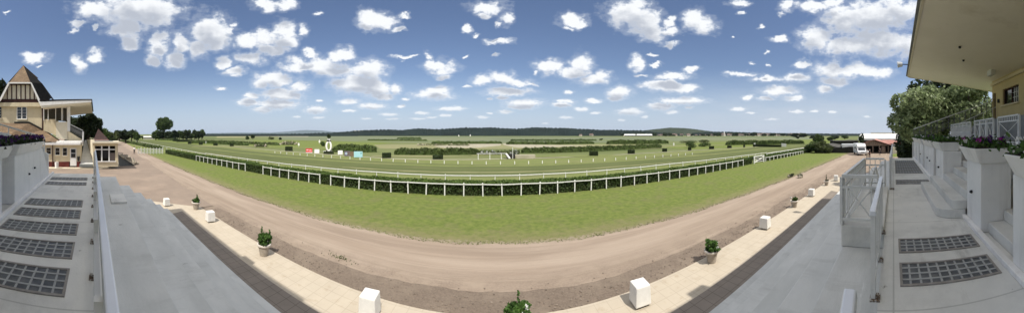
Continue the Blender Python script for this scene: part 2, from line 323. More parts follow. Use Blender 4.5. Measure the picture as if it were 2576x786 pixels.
def nodes_chain(nt, c1, c2, scale, detail, c3, s3, t3, stretch, contrast=(.35, .65)):
    N = nt.nodes; L = nt.links; g = N.new('ShaderNodeNewGeometry'); mp = N.new('ShaderNodeMapping'); mp.inputs['Scale'].default_value = stretch; L.new(g.outputs['Position'], mp.inputs[0])
    col = None; last = None
    for (ca, sc1, de, lo, hi) in ((c2, scale, detail, *contrast), (c3, s3, 8, *t3)):
        no = N.new('ShaderNodeTexNoise'); no.inputs['Scale'].default_value = sc1; no.inputs['Detail'].default_value = de; no.inputs['Roughness'].default_value = .63; L.new(mp.outputs[0], no.inputs['Vector'])
        mr = N.new('ShaderNodeMapRange'); L.new(no.outputs['Fac'], mr.inputs[0]); mr.inputs[1].default_value = lo; mr.inputs[2].default_value = hi
        mx = N.new('ShaderNodeMix'); mx.data_type = 'RGBA'; L.new(mr.outputs[0], mx.inputs[0]); mx.inputs[7].default_value = (*ca, 1)
        if last is None: mx.inputs[6].default_value = (*c1, 1)
        else: L.new(last, mx.inputs[6])
        last = mx.outputs[2]
    return last
def blend_material(m, other, terms, f0=1.0):
    "mix the colour of m with another colour where a worn strip runs: terms = (Y at which it is full, Y at which it ends, noise amount, noise scale)"
    nt = m.node_tree; N = nt.nodes; L = nt.links; b = N['Principled BSDF']; src = b.inputs['Base Color'].links[0].from_socket
    g = N.new('ShaderNodeNewGeometry'); sp = N.new('ShaderNodeSeparateXYZ'); L.new(g.outputs['Position'], sp.inputs[0])
    no = N.new('ShaderNodeTexNoise'); no.inputs['Scale'].default_value = terms[3]; no.inputs['Detail'].default_value = 9; no.inputs['Roughness'].default_value = .7; L.new(g.outputs['Position'], no.inputs['Vector'])
    def M(op, a, c, d=None):
        n = N.new('ShaderNodeMath'); n.operation = op
        for i, v in enumerate((a, c, d)):
            if v is None: continue
            if isinstance(v, bpy.types.NodeSocket): L.new(v, n.inputs[i])
            else: n.inputs[i].default_value = v
        return n.outputs[0]
    drift = M('MULTIPLY', M('MAXIMUM', M('SUBTRACT', -18.0, sp.outputs[0]), 0.0), .022)
    y = M('ADD', M('SUBTRACT', sp.outputs[1], drift), M('MULTIPLY', M('SUBTRACT', no.outputs['Fac'], .5), terms[2]))
    mr = N.new('ShaderNodeMapRange'); mr.interpolation_type = 'SMOOTHSTEP'; L.new(y, mr.inputs[0]); mr.inputs[1].default_value = terms[0]; mr.inputs[2].default_value = terms[1]; mr.inputs[3].default_value = f0; mr.inputs[4].default_value = 0
    mx = N.new('ShaderNodeMix'); mx.data_type = 'RGBA'; L.new(mr.outputs[0], mx.inputs[0]); L.new(src, mx.inputs[6])
    if isinstance(other, tuple): mx.inputs[7].default_value = (*other, 1)
    else: L.new(other(nt), mx.inputs[7])
    L.new(mx.outputs[2], b.inputs['Base Color'])
DIRT = dict(c1=(0.311, 0.246, 0.190), c2=(0.255, 0.200, 0.154), scale=.55, detail=14, c3=(0.368, 0.300, 0.237), s3=.5, t3=(.42, .66), stretch=(.16, 1.6, 1))
GRAV = dict(c1=(0.281, 0.222, 0.174), c2=(0.222, 0.174, 0.133), scale=14, detail=10, c3=(0.318, 0.255, 0.196), s3=.8, t3=(.46, .66), stretch=(1, 1, 1), contrast=(.38, .62))
blend_material(dirt, lambda nt: nodes_chain(nt, **GRAV), (8.0, 9.3, 1.8, 1.3), 1.0)
lawn_m = mat('lawn_grass', (.170, .204, .054), (.104, .140, .034), scale=2.6, detail=12, rough=.95, bump=.05, bscale=22, c3=(0.160, 0.156, 0.072), s3=.6, t3=(.48, .80), spec=.1)
blend_material(lawn_m, (.215, .19, .10), (11.2, 13.8, 4.5, 1.8), .8)
blend_material(lawn_m, lambda nt: nodes_chain(nt, **DIRT), (11.35, 12.0, 1.6, 4.5), 1.0)

specks(dirt, (.235, .185, .14), 1.1, .50, .66, stretch=(.05, 2.6, 1), k=.55); specks(dirt, (.40, .325, .255), 1.4, .54, .68, stretch=(.06, 2.2, 1), k=.5); specks(dirt, (.17, .13, .10), 6, .66, .72, k=.6)
specks(gravel, (.15, .12, .095), 22, .56, .66, k=.45); specks(gravel, (.40, .34, .28), 27, .60, .68, k=.5)
stonem = mat('road_stone', (.27, .22, .175), (.15, .12, .095), scale=9, rough=.95)
specks(lawn_m, (.24, .215, .115), 3.4, .56, .70, stretch=(.6, 1, 1), k=.45); specks(lawn_m, (.065, .092, .025), 5.0, .56, .68, stretch=(.6, 1, 1), k=.5)
tierc = mat('tier_concrete', (.34, .34, .32), (.26, .26, .245), scale=1.4, rough=.8)
def paver_mat():
    m = mat('pavement_slabs', (0.474, 0.414, 0.326), (0.437, 0.381, 0.300), scale=1.6, detail=10, rough=.85, c3=(0.363, 0.296, 0.215), s3=2.5, t3=(.56, .78), spec=.2)
    nt = m.node_tree; N = nt.nodes; L = nt.links; b = N['Principled BSDF']
    src = b.inputs['Base Color'].links[0].from_socket
    g = N.new('ShaderNodeNewGeometry'); br = N.new('ShaderNodeTexBrick'); L.new(g.outputs['Position'], br.inputs['Vector'])
    br.offset = 0.0; br.inputs['Scale'].default_value = 1; br.inputs['Mortar Size'].default_value = .012; br.inputs['Brick Width'].default_value = .40; br.inputs['Row Height'].default_value = .40
    br.inputs['Color1'].default_value = (1, 1, 1, 1); br.inputs['Color2'].default_value = (.97, .965, .955, 1); br.inputs['Mortar'].default_value = (.86, .85, .84, 1)
    mu = N.new('ShaderNodeMix'); mu.data_type = 'RGBA'; mu.blend_type = 'MULTIPLY'; mu.inputs[0].default_value = 1
    L.new(src, mu.inputs[6]); L.new(br.outputs['Color'], mu.inputs[7]); L.new(mu.outputs[2], b.inputs['Base Color'])
    return m
paver = paver_mat()
tilem = mat('shade_paving_tiles', (.235, .20, .165), (.20, .17, .14), scale=1.5, detail=9, rough=.85); joints(tilem, .40, .40, .012, (.55, .54, .52))  # tile colour darkened to carry the roof's shade

# ------------------------------------------------------------------ mesh helpers
class MB:
    def __init__(s): s.v = []; s.f = []
    def quad(s, *p):
        n = len(s.v); s.v += [tuple(q) for q in p]; s.f.append(tuple(range(n, n + len(p)))); return s
    def box(s, x0, x1, y0, y1, z0, z1):
        return s.hexa([(x0, y0, z0), (x1, y0, z0), (x1, y1, z0), (x0, y1, z0), (x0, y0, z1), (x1, y0, z1), (x1, y1, z1), (x0, y1, z1)])
    def hexa(s, p):
        n = len(s.v); s.v += [tuple(q) for q in p]
        for f in ((0, 3, 2, 1), (4, 5, 6, 7), (0, 1, 5, 4), (1, 2, 6, 5), (2, 3, 7, 6), (3, 0, 4, 7)): s.f.append(tuple(n + i for i in f))
        return s
    def prism(s, pts, d):
        "outline pts (3D, planar) swept along vector d"
        n = len(s.v); k = len(pts); d = Vector(d)
        s.v += [tuple(p) for p in pts] + [tuple(Vector(p) + d) for p in pts]
        s.f.append(tuple(n + i for i in reversed(range(k)))); s.f.append(tuple(n + k + i for i in range(k)))
        for i in range(k): s.f.append((n + i, n + (i + 1) % k, n + k + (i + 1) % k, n + k + i))
        return s
    def bar(s, a, b, w, h=None, up=(0, 0, 1)):
        a = Vector(a); b = Vector(b); h = h or w; d = (b - a).normalized(); u = Vector(up)
        if abs(d.dot(u)) > .98: u = Vector((0, 1, 0))
        sd_ = d.cross(u).normalized() * w / 2; u2 = sd_.cross(d).normalized() * h / 2
        return s.hexa([a - sd_ - u2, a + sd_ - u2, a + sd_ + u2, a - sd_ + u2, b - sd_ - u2, b + sd_ - u2, b + sd_ + u2, b - sd_ + u2])
    def tube(s, pts, rad, n=8, cap=True):
        pts = [Vector(p) for p in pts]; rad = rad if hasattr(rad, '__len__') else [rad] * len(pts)
        base = len(s.v)
        for i, p in enumerate(pts):
            d = (pts[min(i + 1, len(pts) - 1)] - pts[max(i - 1, 0)]).normalized()
            u = Vector((0, 0, 1)) if abs(d.z) < .95 else Vector((0, 1, 0))
            a = d.cross(u).normalized(); b = a.cross(d).normalized()
            for k in range(n):
                t = 2 * math.pi * k / n; s.v.append(tuple(p + (a * math.cos(t) + b * math.sin(t)) * rad[i]))
        for i in range(len(pts) - 1):
            for k in range(n):
                s.f.append((base + i * n + k, base + i * n + (k + 1) % n, base + (i + 1) * n + (k + 1) % n, base + (i + 1) * n + k))
        if cap:
            s.f.append(tuple(base + k for k in reversed(range(n)))); s.f.append(tuple(base + (len(pts) - 1) * n + k for k in range(n)))
        return s
    def lathe(s, prof, c=(0, 0, 0), n=20):
        base = len(s.v)
        for r, z in prof:
            for k in range(n):
                t = 2 * math.pi * k / n; s.v.append((c[0] + r * math.cos(t), c[1] + r * math.sin(t), c[2] + z))
        for i in range(len(prof) - 1):
            for k in range(n): s.f.append((base + i * n + k, base + i * n + (k + 1) % n, base + (i + 1) * n + (k + 1) % n, base + (i + 1) * n + k))
        s.f.append(tuple(base + k for k in reversed(range(n)))); s.f.append(tuple(base + (len(prof) - 1) * n + k for k in range(n)))
        return s
    def lump(s, c, r, n=10, m=7, rough=.18, seed=0, ez=1.0):
        rg = random.Random(seed * 31 + int(c[0] * 97 + c[1] * 13)); base = len(s.v)
        ph = [rg.uniform(0, 6) for _ in range(6)]
        for i in range(m + 1):
            th = math.pi * i / m
            for k in range(n):
                t = 2 * math.pi * k / n
                q = 1 + rough * (math.sin(3 * t + ph[0] + 2 * th) * .5 + math.sin(5 * th + ph[1] + t) * .4 + rg.uniform(-.5, .5))
                rr = r if not hasattr(r, '__len__') else 1
                R3 = (r, r, r * ez) if not hasattr(r, '__len__') else r
                s.v.append((c[0] + R3[0] * q * math.sin(th) * math.cos(t), c[1] + R3[1] * q * math.sin(th) * math.sin(t), c[2] + R3[2] * q * math.cos(th)))
        for i in range(m):
            for k in range(n): s.f.append((base + i * n + k, base + i * n + (k + 1) % n, base + (i + 1) * n + (k + 1) % n, base + (i + 1) * n + k))
        return s
    def build(s, name, m, parent=None, bevel=0.0, smooth=False, world=True):
        me = bpy.data.meshes.new(name)
        off = Vector((0, 0, 0))
        if parent is not None and world:
            p = parent
            while p is not None: off += p.location; p = p.parent
        me.from_pydata([tuple(Vector(q) - off) for q in s.v], [], s.f); me.materials.append(m)
        import bmesh
        bm = bmesh.new(); bm.from_mesh(me); bmesh.ops.remove_doubles(bm, verts=bm.verts, dist=1e-5) if smooth else None
        bmesh.ops.recalc_face_normals(bm, faces=bm.faces); bm.to_mesh(me); bm.free()
        if smooth: me.polygons.foreach_set('use_smooth', [True] * len(me.polygons))
        o = bpy.data.objects.new(name, me); COL.objects.link(o)
        if parent is not None: o.parent = parent
        if bevel:
            b = o.modifiers.new('bevel', 'BEVEL'); b.width = bevel; b.segments = 2; b.limit_method = 'ANGLE'
        return o
def tag(o, label, cat, group=None):
    o['label'] = label; o['category'] = cat
    if group: o['group'] = group
    return o
def thing(name, label, cat, loc=(0, 0, 0), rz=0.0, group=None):
    o = bpy.data.objects.new(name, None); COL.objects.link(o); o.location = loc; o.rotation_euler = (0, 0, rz); o.empty_display_size = .2
    return tag(o, label, cat, group)
def dup(root, loc, rz=None, label=None, scale=None, group=None):
    def cp(o, par):
        c = o.copy(); COL.objects.link(c); c.parent = par
        for ch in list(o.children): cp(ch, c)
        return c
    r = cp(root, None); r.location = loc
    if rz is not None: r.rotation_euler = (0, 0, rz)
    if scale: r.scale = (scale,) * 3
    if label: r['label'] = label
    if group: r['group'] = group
    return r
def struct(name, mb, m, **k):
    o = mb.build(name, m, **k); o['kind'] = 'structure'; return o
def npmesh(name, V, Fq, m, tint=None, parent=None, smooth=False, world=True):
    "quads from numpy; tint = one grey value per face, an own leaf-to-leaf difference in colour"
    V = np.asarray(V, dtype=np.float32)
    if parent is not None and world:
        off = Vector((0, 0, 0)); p = parent
        while p is not None: off += p.location; p = p.parent
        V = V - np.array(off, dtype=np.float32)
    me = bpy.data.meshes.new(name); nf = len(Fq); Fq = np.asarray(Fq, dtype=np.int32)
    me.vertices.add(len(V)); me.vertices.foreach_set('co', V.ravel())
    me.loops.add(nf * 4); me.loops.foreach_set('vertex_index', Fq.ravel())
    me.polygons.add(nf); me.polygons.foreach_set('loop_start', np.arange(nf, dtype=np.int32) * 4)
    me.update(calc_edges=True); me.materials.append(m)
    if smooth: me.polygons.foreach_set('use_smooth', [True] * nf)
    if tint is not None:
        a = me.color_attributes.new('tint', 'FLOAT_COLOR', 'POINT')
        t = np.repeat(np.asarray(tint, dtype=np.float32), 4)
        c = np.ones((len(t), 4), dtype=np.float32); c[:, 0] = t * 1.02; c[:, 1] = t; c[:, 2] = t * .92
        a.data.foreach_set('color', c.ravel())
    o = bpy.data.objects.new(name, me); COL.objects.link(o)
    if parent is not None: o.parent = parent
    return o
def leaves(name, C, size, m, parent=None, aspect=1.6, tint=(.55, 1.45), world=True, up=0.0):
    C = np.asarray(C, dtype=np.float32); n = len(C)
    a = RNG.normal(size=(n, 3)); a[:, 2] = a[:, 2] * (1 - up * .5) + up; a /= np.linalg.norm(a, axis=1)[:, None]
    r = RNG.normal(size=(n, 3)); b = np.cross(a, r); b /= np.linalg.norm(b, axis=1)[:, None]
    s = (size * RNG.uniform(.6, 1.35, n))[:, None]
    a = a * s * aspect / 2; b = b * s / 2
    V = np.stack([C - a, C + b, C + a, C - b], axis=1).reshape(-1, 3)
    return npmesh(name, V, np.arange(n * 4).reshape(n, 4), m, RNG.uniform(tint[0], tint[1], n), parent, world=world)
def crown_pts(c, r, n, clumps=14, cr=.38, flat=.0, seed=1, shell=.75):
    g = np.random.default_rng(seed); c = np.array(c); r = np.array(r, dtype=float)
    d = g.normal(size=(clumps, 3)); d /= np.linalg.norm(d, axis=1)[:, None]
    rad = g.uniform(.45, .95, clumps)[:, None] * (1 - cr * .6)
    cc = d * rad; cc[:, 2] = np.where(cc[:, 2] < -.55, -.55 + flat, cc[:, 2])
    k = g.integers(0, clumps, n); e = g.normal(size=(n, 3)); e /= np.linalg.norm(e, axis=1)[:, None]
    sz = g.uniform(.7, 1.25, clumps)[k][:, None] * cr
    rr = shell + (1 - shell) * g.random(n)[:, None]; rr *= g.uniform(.75, 1.12, n)[:, None]
    return c + (cc[k] + e * sz * rr) * r
pale_turf = mat('pale_turf', (.175, .196, .072), (.135, .162, .052), scale=1.2, detail=12, rough=.95, bump=.03, bscale=18, c3=(.20, .185, .10), s3=.2, t3=(.5, .75), stretch=(.4, 1.3, 1), spec=.1)
# ================================================================== GROUND
def poly(name, pts, z, m):
    mb = MB(); mb.quad(*[(p[0], p[1], z) for p in pts]); o = mb.build(name, m)
    me = o.data
    if me.polygons[0].normal.z < 0: me.flip_normals()
    o['kind'] = 'structure'; return o
def strip(name, inner, outer, z, m, kind='structure'):
    mb = MB()
    for i in range(len(inner) - 1):
        mb.quad((*inner[i], z), (*inner[i + 1], z), (*outer[i + 1], z), (*outer[i], z))
    o = mb.build(name, m); o['kind'] = kind
    return o
gnd = MB()
g_edges = [-9000, -3000, -1200, -500, -200, 0, 200, 500, 1200, 3000, 9000]
for i in range(10):
    for j in range(10):
        gnd.quad((g_edges[i], g_edges[j], -.02), (g_edges[i + 1], g_edges[j], -.02), (g_edges[i + 1], g_edges[j + 1], -.02), (g_edges[i], g_edges[j + 1], -.02))
struct('ground', gnd, meadow)
def fenceD(X): return 20.4 + (.05 * X if X < 0 else min(.055 * X, 2.1))
def railD(X): return 24.2 + (.05 * X if X < 0 else min(.085 * X, 1.75))
rw = random.Random(2)
def wob(X, s): return (math.sin(X * .9 + s) * .5 + math.sin(X * 2.3 + s * 2) * .3 + math.sin(X * 5.1 + s * 3) * .2 + math.sin(X * 11.7 + s) * .18)
XS = [x * .2 for x in range(-325, 601)]
def roadD(X):
    b = 11.45 if X > -18 else 11.45 + (-18 - X) * .022
    return b + .13 * wob(X, 1) + (0 if X < 60 else 0)
lawn_in = [(X, roadD(X)) for X in XS]; lawn_out = [(X, fenceD(X) + 1.2) for X in XS]
strip('lawn', lawn_in, lawn_out, 0.008, lawn_m)
# grass left of the cross fence and to the far left
poly('verge', [gp(300, 352.5), gp(330, 372), gp(352, 384), gp(409, 386.5), gp(520, 377), gp(560, 357), gp(420, 347), gp(330, 347)], 0.0, grass)
strip('race_track', [(X, railD(X) + 2.2) for X in (-260, -180, -110, -65, -40, -20, 0, 20, 40, 80, 140, 260)],
      [(X, D) for X, D in ((-260, 40), (-180, 46), (-110, 47), (-65, 43), (-40, 41.8), (-20, 41.6), (0, 41.4), (20, 42.5), (40, 46), (80, 50), (140, 50), (260, 48))], 0.004, track)
strip('rail_verge', [(X, fenceD(X) + 1.2) for X in (-260, -110, -65, -40, -20, 0, 20, 40, 80, 140, 260)],
      [(X, railD(X) + 2.2) for X in (-260, -110, -65, -40, -20, 0, 20, 40, 80, 140, 260)], 0.006, pale_turf)
strip('worn_turf_line', [(X, railD(X) + 8.6 + .25 * wob(X, 3)) for X in range(-22, 30)],
      [(X, railD(X) + 9.1 + .15 * wob(X, 5) + .35 * max(0, 1 - abs(X) / 26)) for X in range(-22, 30)], 0.012, dryfield)
strip('inner_turf', [(X, D) for X, D in ((-110, 47.05), (-65, 43.05), (-40, 41.85), (-20, 41.65), (0, 41.45), (20, 42.55), (40, 46.05), (80, 50.05), (140, 50.05))],
      [(X, D) for X, D in ((-110, 50.5), (-65, 50.3), (-40, 49.6), (-20, 47.6), (0, 50.4), (20, 51.6), (40, 53.8), (80, 54.5), (140, 53))], 0.006, pale_turf)
pth = [gp(560, 366.8), gp(649.8, 374.5), gp(760, 383.5), gp(880, 392.6), gp(1005.7, 399.6), gp(1100, 401.5), gp(1180, 401.2), gp(1290, 398.8), gp(1400, 396), gp(1500, 391.6), gp(1610, 386), gp(1750, 377.8), gp(1860, 371.6), gp(1942, 366.6)]
def offs(P, w):
    o = []
    for i, p in enumerate(P):
        d = (P[min(i + 1, len(P) - 1)] - P[max(i - 1, 0)]).normalized(); n = Vector((-d.y, d.x, 0)); o.append(p + n * w)
    return o
strip('sandy_path', [tuple(p.xy) for p in offs(pth, -.25)], [tuple(p.xy) for p in offs(pth, .8)], 0.016, sand)
strip('mown_edge_line', [(X, 41.35 + (abs(X) * .028 if X < 0 else .05 * X)) for X in range(-60, 42, 3)], [(X, 41.5 + (abs(X) * .028 if X < 0 else .05 * X)) for X in range(-60, 42, 3)], 0.014, dryfield)
# far fields, each a sheet of its own colour
poly('sandy_field', [gp(955, 373.4), gp(1100, 374), gp(1262, 374.2), gp(1400, 373.5), gp(1560, 369.8), gp(1664, 370.5), gp(1660, 362.6), gp(1480, 362.6), gp(1262, 363), gp(1080, 362.4), gp(940, 363.4)], 0.010, dryfield)
poly('pond_shore', [gp(1263, 360.6), gp(1282, 360.4), gp(1310, 362.4), gp(1400, 364.6), gp(1500, 365.4), gp(1420, 368), gp(1352, 372.6), gp(1300, 371), gp(1268, 364.6)], 0.020, sand)
poly('pale_scrape', [gp(1090, 367.5), gp(1140, 363), gp(1200, 361.4), gp(1262, 361.2), gp(1258, 366), gp(1200, 371.5), gp(1120, 371.8)], 0.022, sand)
poly('marsh', [gp(700, 350.5), gp(900, 356), gp(1100, 358.6), gp(1300, 359.4), gp(1600, 357.0), gp(1800, 352.6), gp(2040, 352), gp(2040, 344.2), gp(1750, 344.2), gp(1300, 343.8), gp(1000, 343.2), gp(700, 340.2)], 0.006, greyfield)
poly('grass_field', [gp(620, 366), gp(800, 376), gp(940, 381), gp(945, 364), gp(1000, 357), gp(800, 351), gp(640, 352)], 0.004, grass)
poly('pale_field', [gp(545, 347), gp(640, 346), gp(640, 341.5), gp(545, 341.5)], 0.012, dryfield)
poly('stubble_field', [gp(634, 342.8), gp(776, 343.6), gp(776, 339.6), gp(634, 338.9)], 0.012, sand)
poly('right_pasture', [gp(1664, 372), gp(1760, 376), gp(1880, 368.5), gp(2000, 362), gp(2130, 360), gp(2130, 348), gp(1900, 353), gp(1720, 361)], 0.008, grass)
for k, (a, b, c, d) in enumerate(((900, 1120, 353.2, 354.4), (1010, 1240, 348.2, 349.0), (1500, 1700, 352.0, 353.2), (700, 860, 352.4, 353.4), (1250, 1420, 347.0, 347.8), (1740, 1960, 349.0, 350.0))):
    poly('field_strip', [gp(a, d), gp(b, d + .6), gp(b - 20, c + .5), gp(a + 15, c)], .024 + .004 * k, (grass, dryfield, grass, meadow, meadow, dryfield)[k])

# mown bands down the track and worn patches on the turf
for k, (d0, d1) in enumerate(((3.2, 5.4), (10.2, 12.6), (14.8, 16.6))):
    strip('mown_band', [(X, railD(X) + d0 + .25 * wob(X * .4, k)) for X in range(-90, 110, 3)], [(X, railD(X) + d1 + .25 * wob(X * .37, k + 4)) for X in range(-90, 110, 3)], .0085 + .0005 * k, (pale_turf, track, pale_turf)[k])
for k, (a, b, c, d, m_) in enumerate(((1180, 1860, 388.6, 392.4, 0), (930, 1200, 391, 394, 1), (1340, 1700, 374.5, 377.5, 1), (640, 960, 369.5, 372.0, 0), (480, 700, 366.8, 368.6, 1), (1000, 1250, 376.0, 379.2, 0), (1500, 1900, 366, 367.4, 1))):
    poly('turf_band', [gp(a, d - .5), gp((a + b) / 2, d + .7), gp(b, d - (6 if b > 1650 else 1.5)), gp((a + b) / 2, c + .2), gp(a + 10, c)], .026 + .002 * k, (pale_turf, dryfield)[m_])

# dirt road, yard, gravel and pavement
yl = [(-300, -60), (-200, -60), (-120, -40), (-90, -30), (-60, -30), (-11, -30), (-11, 4.2), (-19.2, 3.0), (-17.8, 4.7), (-15.9, 6.7), (-15.9, 10.6), (-30, 10.8), (-60, 11.4), (-100, 13.5), (-150, 15.5), (-300, 22)]
poly('yard', yl, 0.010, yard)
rin = [(-300, 20.5), (-200, 17.2)] + [(X, 9.9 + (-X - 62) * .035) for X in range(-150, -62, 8)] + [(X, 7.9 + (0 if X > -16 else (-16 - X) * .045) + .12 * wob(X, 7)) for X in XS if X >= -62]
rou = [(-300, 29), (-200, 21)] + [(X, roadD(-62) + (-62 - X) * .05) for X in range(-150, -62, 8)] + [(X, roadD(X) + .02) for X in XS if X >= -62]
strip('dirt_road', rin, rou, 0.014, dirt)
strip('gravel_verge', [(X, 6.86) for X in XS if -15.9 <= X <= 40], [(X, 8.02 + .10 * wob(X * .7, 9)) for X in XS if -15.9 <= X <= 40], 0.018, gravel)
poly('pavement_apron', [(24, 4), (24, 8.3), (40, 8.6), (58, 10.6), (75, 10), (75, -6), (24, -6)], 0.022, dirt)
poly('stable_yard', [gp(2160, 392), gp(2120, 396), (40, 11.4), (75, 11.2), (110, 10.0), (110, -12), (75, -12), (60, -2), (40, 3)], 0.026, dirt)
poly('grass_patch', [gp(2238, 394.5), gp(2290, 394.5), gp(2290, 385), gp(2238, 387)], .034, grass)
pv = MB()
pvo = [(-19.2, 3.05), (-17.8, 4.75), (-15.9, 6.9)]
pts = pvo + [(26.5, 6.9), (28.5, 6.3), (28.5, -3), (17, -3), (17, 4.0), (-11, 4.0), (-15.5, 1.5), (-19.2, 1.0)]
pv.prism([(a, b, -.05) for a, b in reversed(pts)], (0, 0, .10))
struct('pavement', pv, paver)
poly('shaded_tile_strip', [(-14.9, 4.2), (20.9, 4.2), (21.6, 5.42), (-15.4, 5.42)], .056, tilem)  # roof shade along the pavement, laid as a strip of darker tiles

# loose stones along the gravel
g = np.random.default_rng(3); n = 1300
sx = g.uniform(-15, 30, n); sy = 6.95 + np.abs(g.normal(0, .55, n)); st = MB()
for i in range(n):
    r = float(g.uniform(.012, .038)); st.lump((sx[i], sy[i], r * .4 + .02), r, n=5, m=3, rough=.3, seed=i, ez=.6)
o = st.build('loose_stones', stonem); o['kind'] = 'stuff'
# tufts along the road's grass edge
C = []
for i in range(7000):
    X = rw.uniform(-45, 55); C.append((X, roadD(X) + abs(rw.gauss(0, .22)) - .05, rw.uniform(.0, .05)))
tf = leaves('grass_tufts', C, .035, leafmat('tuft_leaf', (.15, .18, .06), (.12, .15, .05)), aspect=2.2, up=.4); tf['kind'] = 'stuff'

# ================================================================== HEDGE, FENCES, RAILS
def hedge(name, path, w, h, label, cat, mtop, mside, dens, seed, group=None, leafsize=.11, core=twig, sdens=.6, wild=0.0):
    "trimmed hedge: a dark woody core, a leafy top and thinner leaves on its sides"
    g = np.random.default_rng(seed)
    root = thing(name, label, cat, (path[0][0], path[0][1], 0), group=group)
    V = []; Fq = []; P = []
    T0 = sum(math.hypot(b[0] - a[0], b[1] - a[1]) for a, b in zip(path[:-1], path[1:])); q1, q2 = g.uniform(0, 6, 2)
    def hv(sv):
        "height along the hedge: even when clipped, uneven and rounded off at its ends when wild"
        if not wild: return np.ones_like(sv)
        e = np.clip(np.minimum(sv, T0 - sv) / (h * 1.6), 0, 1); lf = 2.2 / h
        return (.35 + .65 * np.sqrt(e * (2 - e))) * (1 + wild * (.45 * np.sin(sv * .55 * lf + q1) + .35 * np.sin(sv * 1.37 * lf + q2) + .2 * np.sin(sv * 3.1 * lf)))
    segs = []
    for (a, b) in zip(path[:-1], path[1:]):
        L = math.hypot(b[0] - a[0], b[1] - a[1]); segs.append((a, b, L))
    st = .35; rows = []
    for (a, b, L) in segs:
        n = max(1, int(L / st))
        for i in range(n + (1 if (a, b, L) == segs[-1] else 0)):
            t = i / n; rows.append((a[0] + (b[0] - a[0]) * t, a[1] + (b[1] - a[1]) * t, b[0] - a[0], b[1] - a[1]))
    prof = [(-.5, 0), (-.5, .5), (-.49, .9), (-.42, 1.0), (0, 1.02), (.42, 1.0), (.49, .9), (.5, .5), (.5, 0)]
    sacc = 0.0; lastp = None
    for (x, y, dx, dy) in rows:
        if lastp: sacc += math.hypot(x - lastp[0], y - lastp[1])
        lastp = (x, y); hh_ = float(hv(np.array([sacc]))[0]) * h
        l = math.hypot(dx, dy); nx, ny = -dy / l, dx / l
        for (u, v) in prof:
            j = g.normal(0, .05); uu = u * w * .9 + j; V.append((x + nx * uu, y + ny * uu, max(0, v * hh_ * .93 + g.normal(0, .03 + wild * .3) * (v > 0))))
    k = len(prof)
    for i in range(len(rows) - 1):
        for q in range(k - 1): Fq.append((i * k + q, i * k + q + 1, (i + 1) * k + q + 1, (i + 1) * k + q))
    # end caps
    for e in (0, len(rows) - 1):
        for q in range(3): Fq.append((e * k + q, e * k + q + 1, e * k + k - 2 - q, e * k + k - 1 - q))
    npmesh('branches', V, Fq, core, parent=root)
    top = []; side = []; s0_ = 0.0
    for (a, b, L) in segs:
        nx, ny = -(b[1] - a[1]) / L, (b[0] - a[0]) / L
        mx, my = (a[0] + b[0]) / 2, (a[1] + b[1]) / 2
        f = min(1.0, 30.0 / max(20, math.hypot(mx, my))) ** 1.2
        n = int(L * w * dens * f); t = g.random(n); u = g.uniform(-.52, .52, n) * w
        top.append(np.stack([a[0] + (b[0] - a[0]) * t + nx * u, a[1] + (b[1] - a[1]) * t + ny * u, h * .95 * hv(s0_ + t * L) + np.abs(g.normal(0, .045 + wild * .4, n)) + .03 * np.sin((a[0] + (b[0] - a[0]) * t) * 1.7)], 1))
        n = int(L * h * dens * sdens * f); t = g.random(n); z = (1 - g.random(n) ** 1.6) * h * hv(s0_ + t * L); u = (-.5 * w) + g.normal(0, .035, n) - .02
        side.append(np.stack([a[0] + (b[0] - a[0]) * t + nx * -u * -1, a[1] + (b[1] - a[1]) * t + ny * u, z], 1))
        s0_ += L
        n2 = int(w * h * 60) if not wild else 0
        for (ex, ey, sgn) in ((a[0], a[1], -1), (b[0], b[1], 1)):
            uu = g.uniform(-.5, .5, n2) * w; zz = g.random(n2) * h
            if n2: side.append(np.stack([ex + nx * uu + sgn * (b[0] - a[0]) / L * .03, ey + ny * uu + sgn * (b[1] - a[1]) / L * .03, zz], 1))
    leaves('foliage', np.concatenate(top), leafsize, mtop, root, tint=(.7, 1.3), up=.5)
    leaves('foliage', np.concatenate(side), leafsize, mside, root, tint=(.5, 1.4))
    return root
HX = [-62.5, -55, -48, -40, -30, -20, -10, 0, 10, 20, 30, 36.3]
hedge('hedge', [(x, fenceD(x) + .95) for x in HX], 1.5, .98, 'long trimmed green hedge right behind the white post and rail fence', 'hedge', hedgeleaf, hedgeshade, 230, 5, sdens=.75)
hedge('hedge', [(40.2, 23.3), (48, 23.5), (58, 23.7), (71, 23.4)], 1.5, .85, 'low trimmed hedge running right from the gate to the bushes', 'hedge', hedgeleaf, hedgeshade, 220, 6)
hedge('hedge', [(-64, 19.3), (-56, 20.2), (-44, 21.0), (-30, 22.0)], 1.0, .8, 'narrow second hedge behind the left end of the long hedge', 'hedge', hedgeleaf, hedgeshade, 200, 8)
hedge('hedge', [(34, 25.6), (46, 26.6), (60, 27.3), (78, 27)], .8, .55, 'narrow strip of hedge beside the running rail at the right', 'hedge', hedgeleaf, hedgeshade, 180, 9)

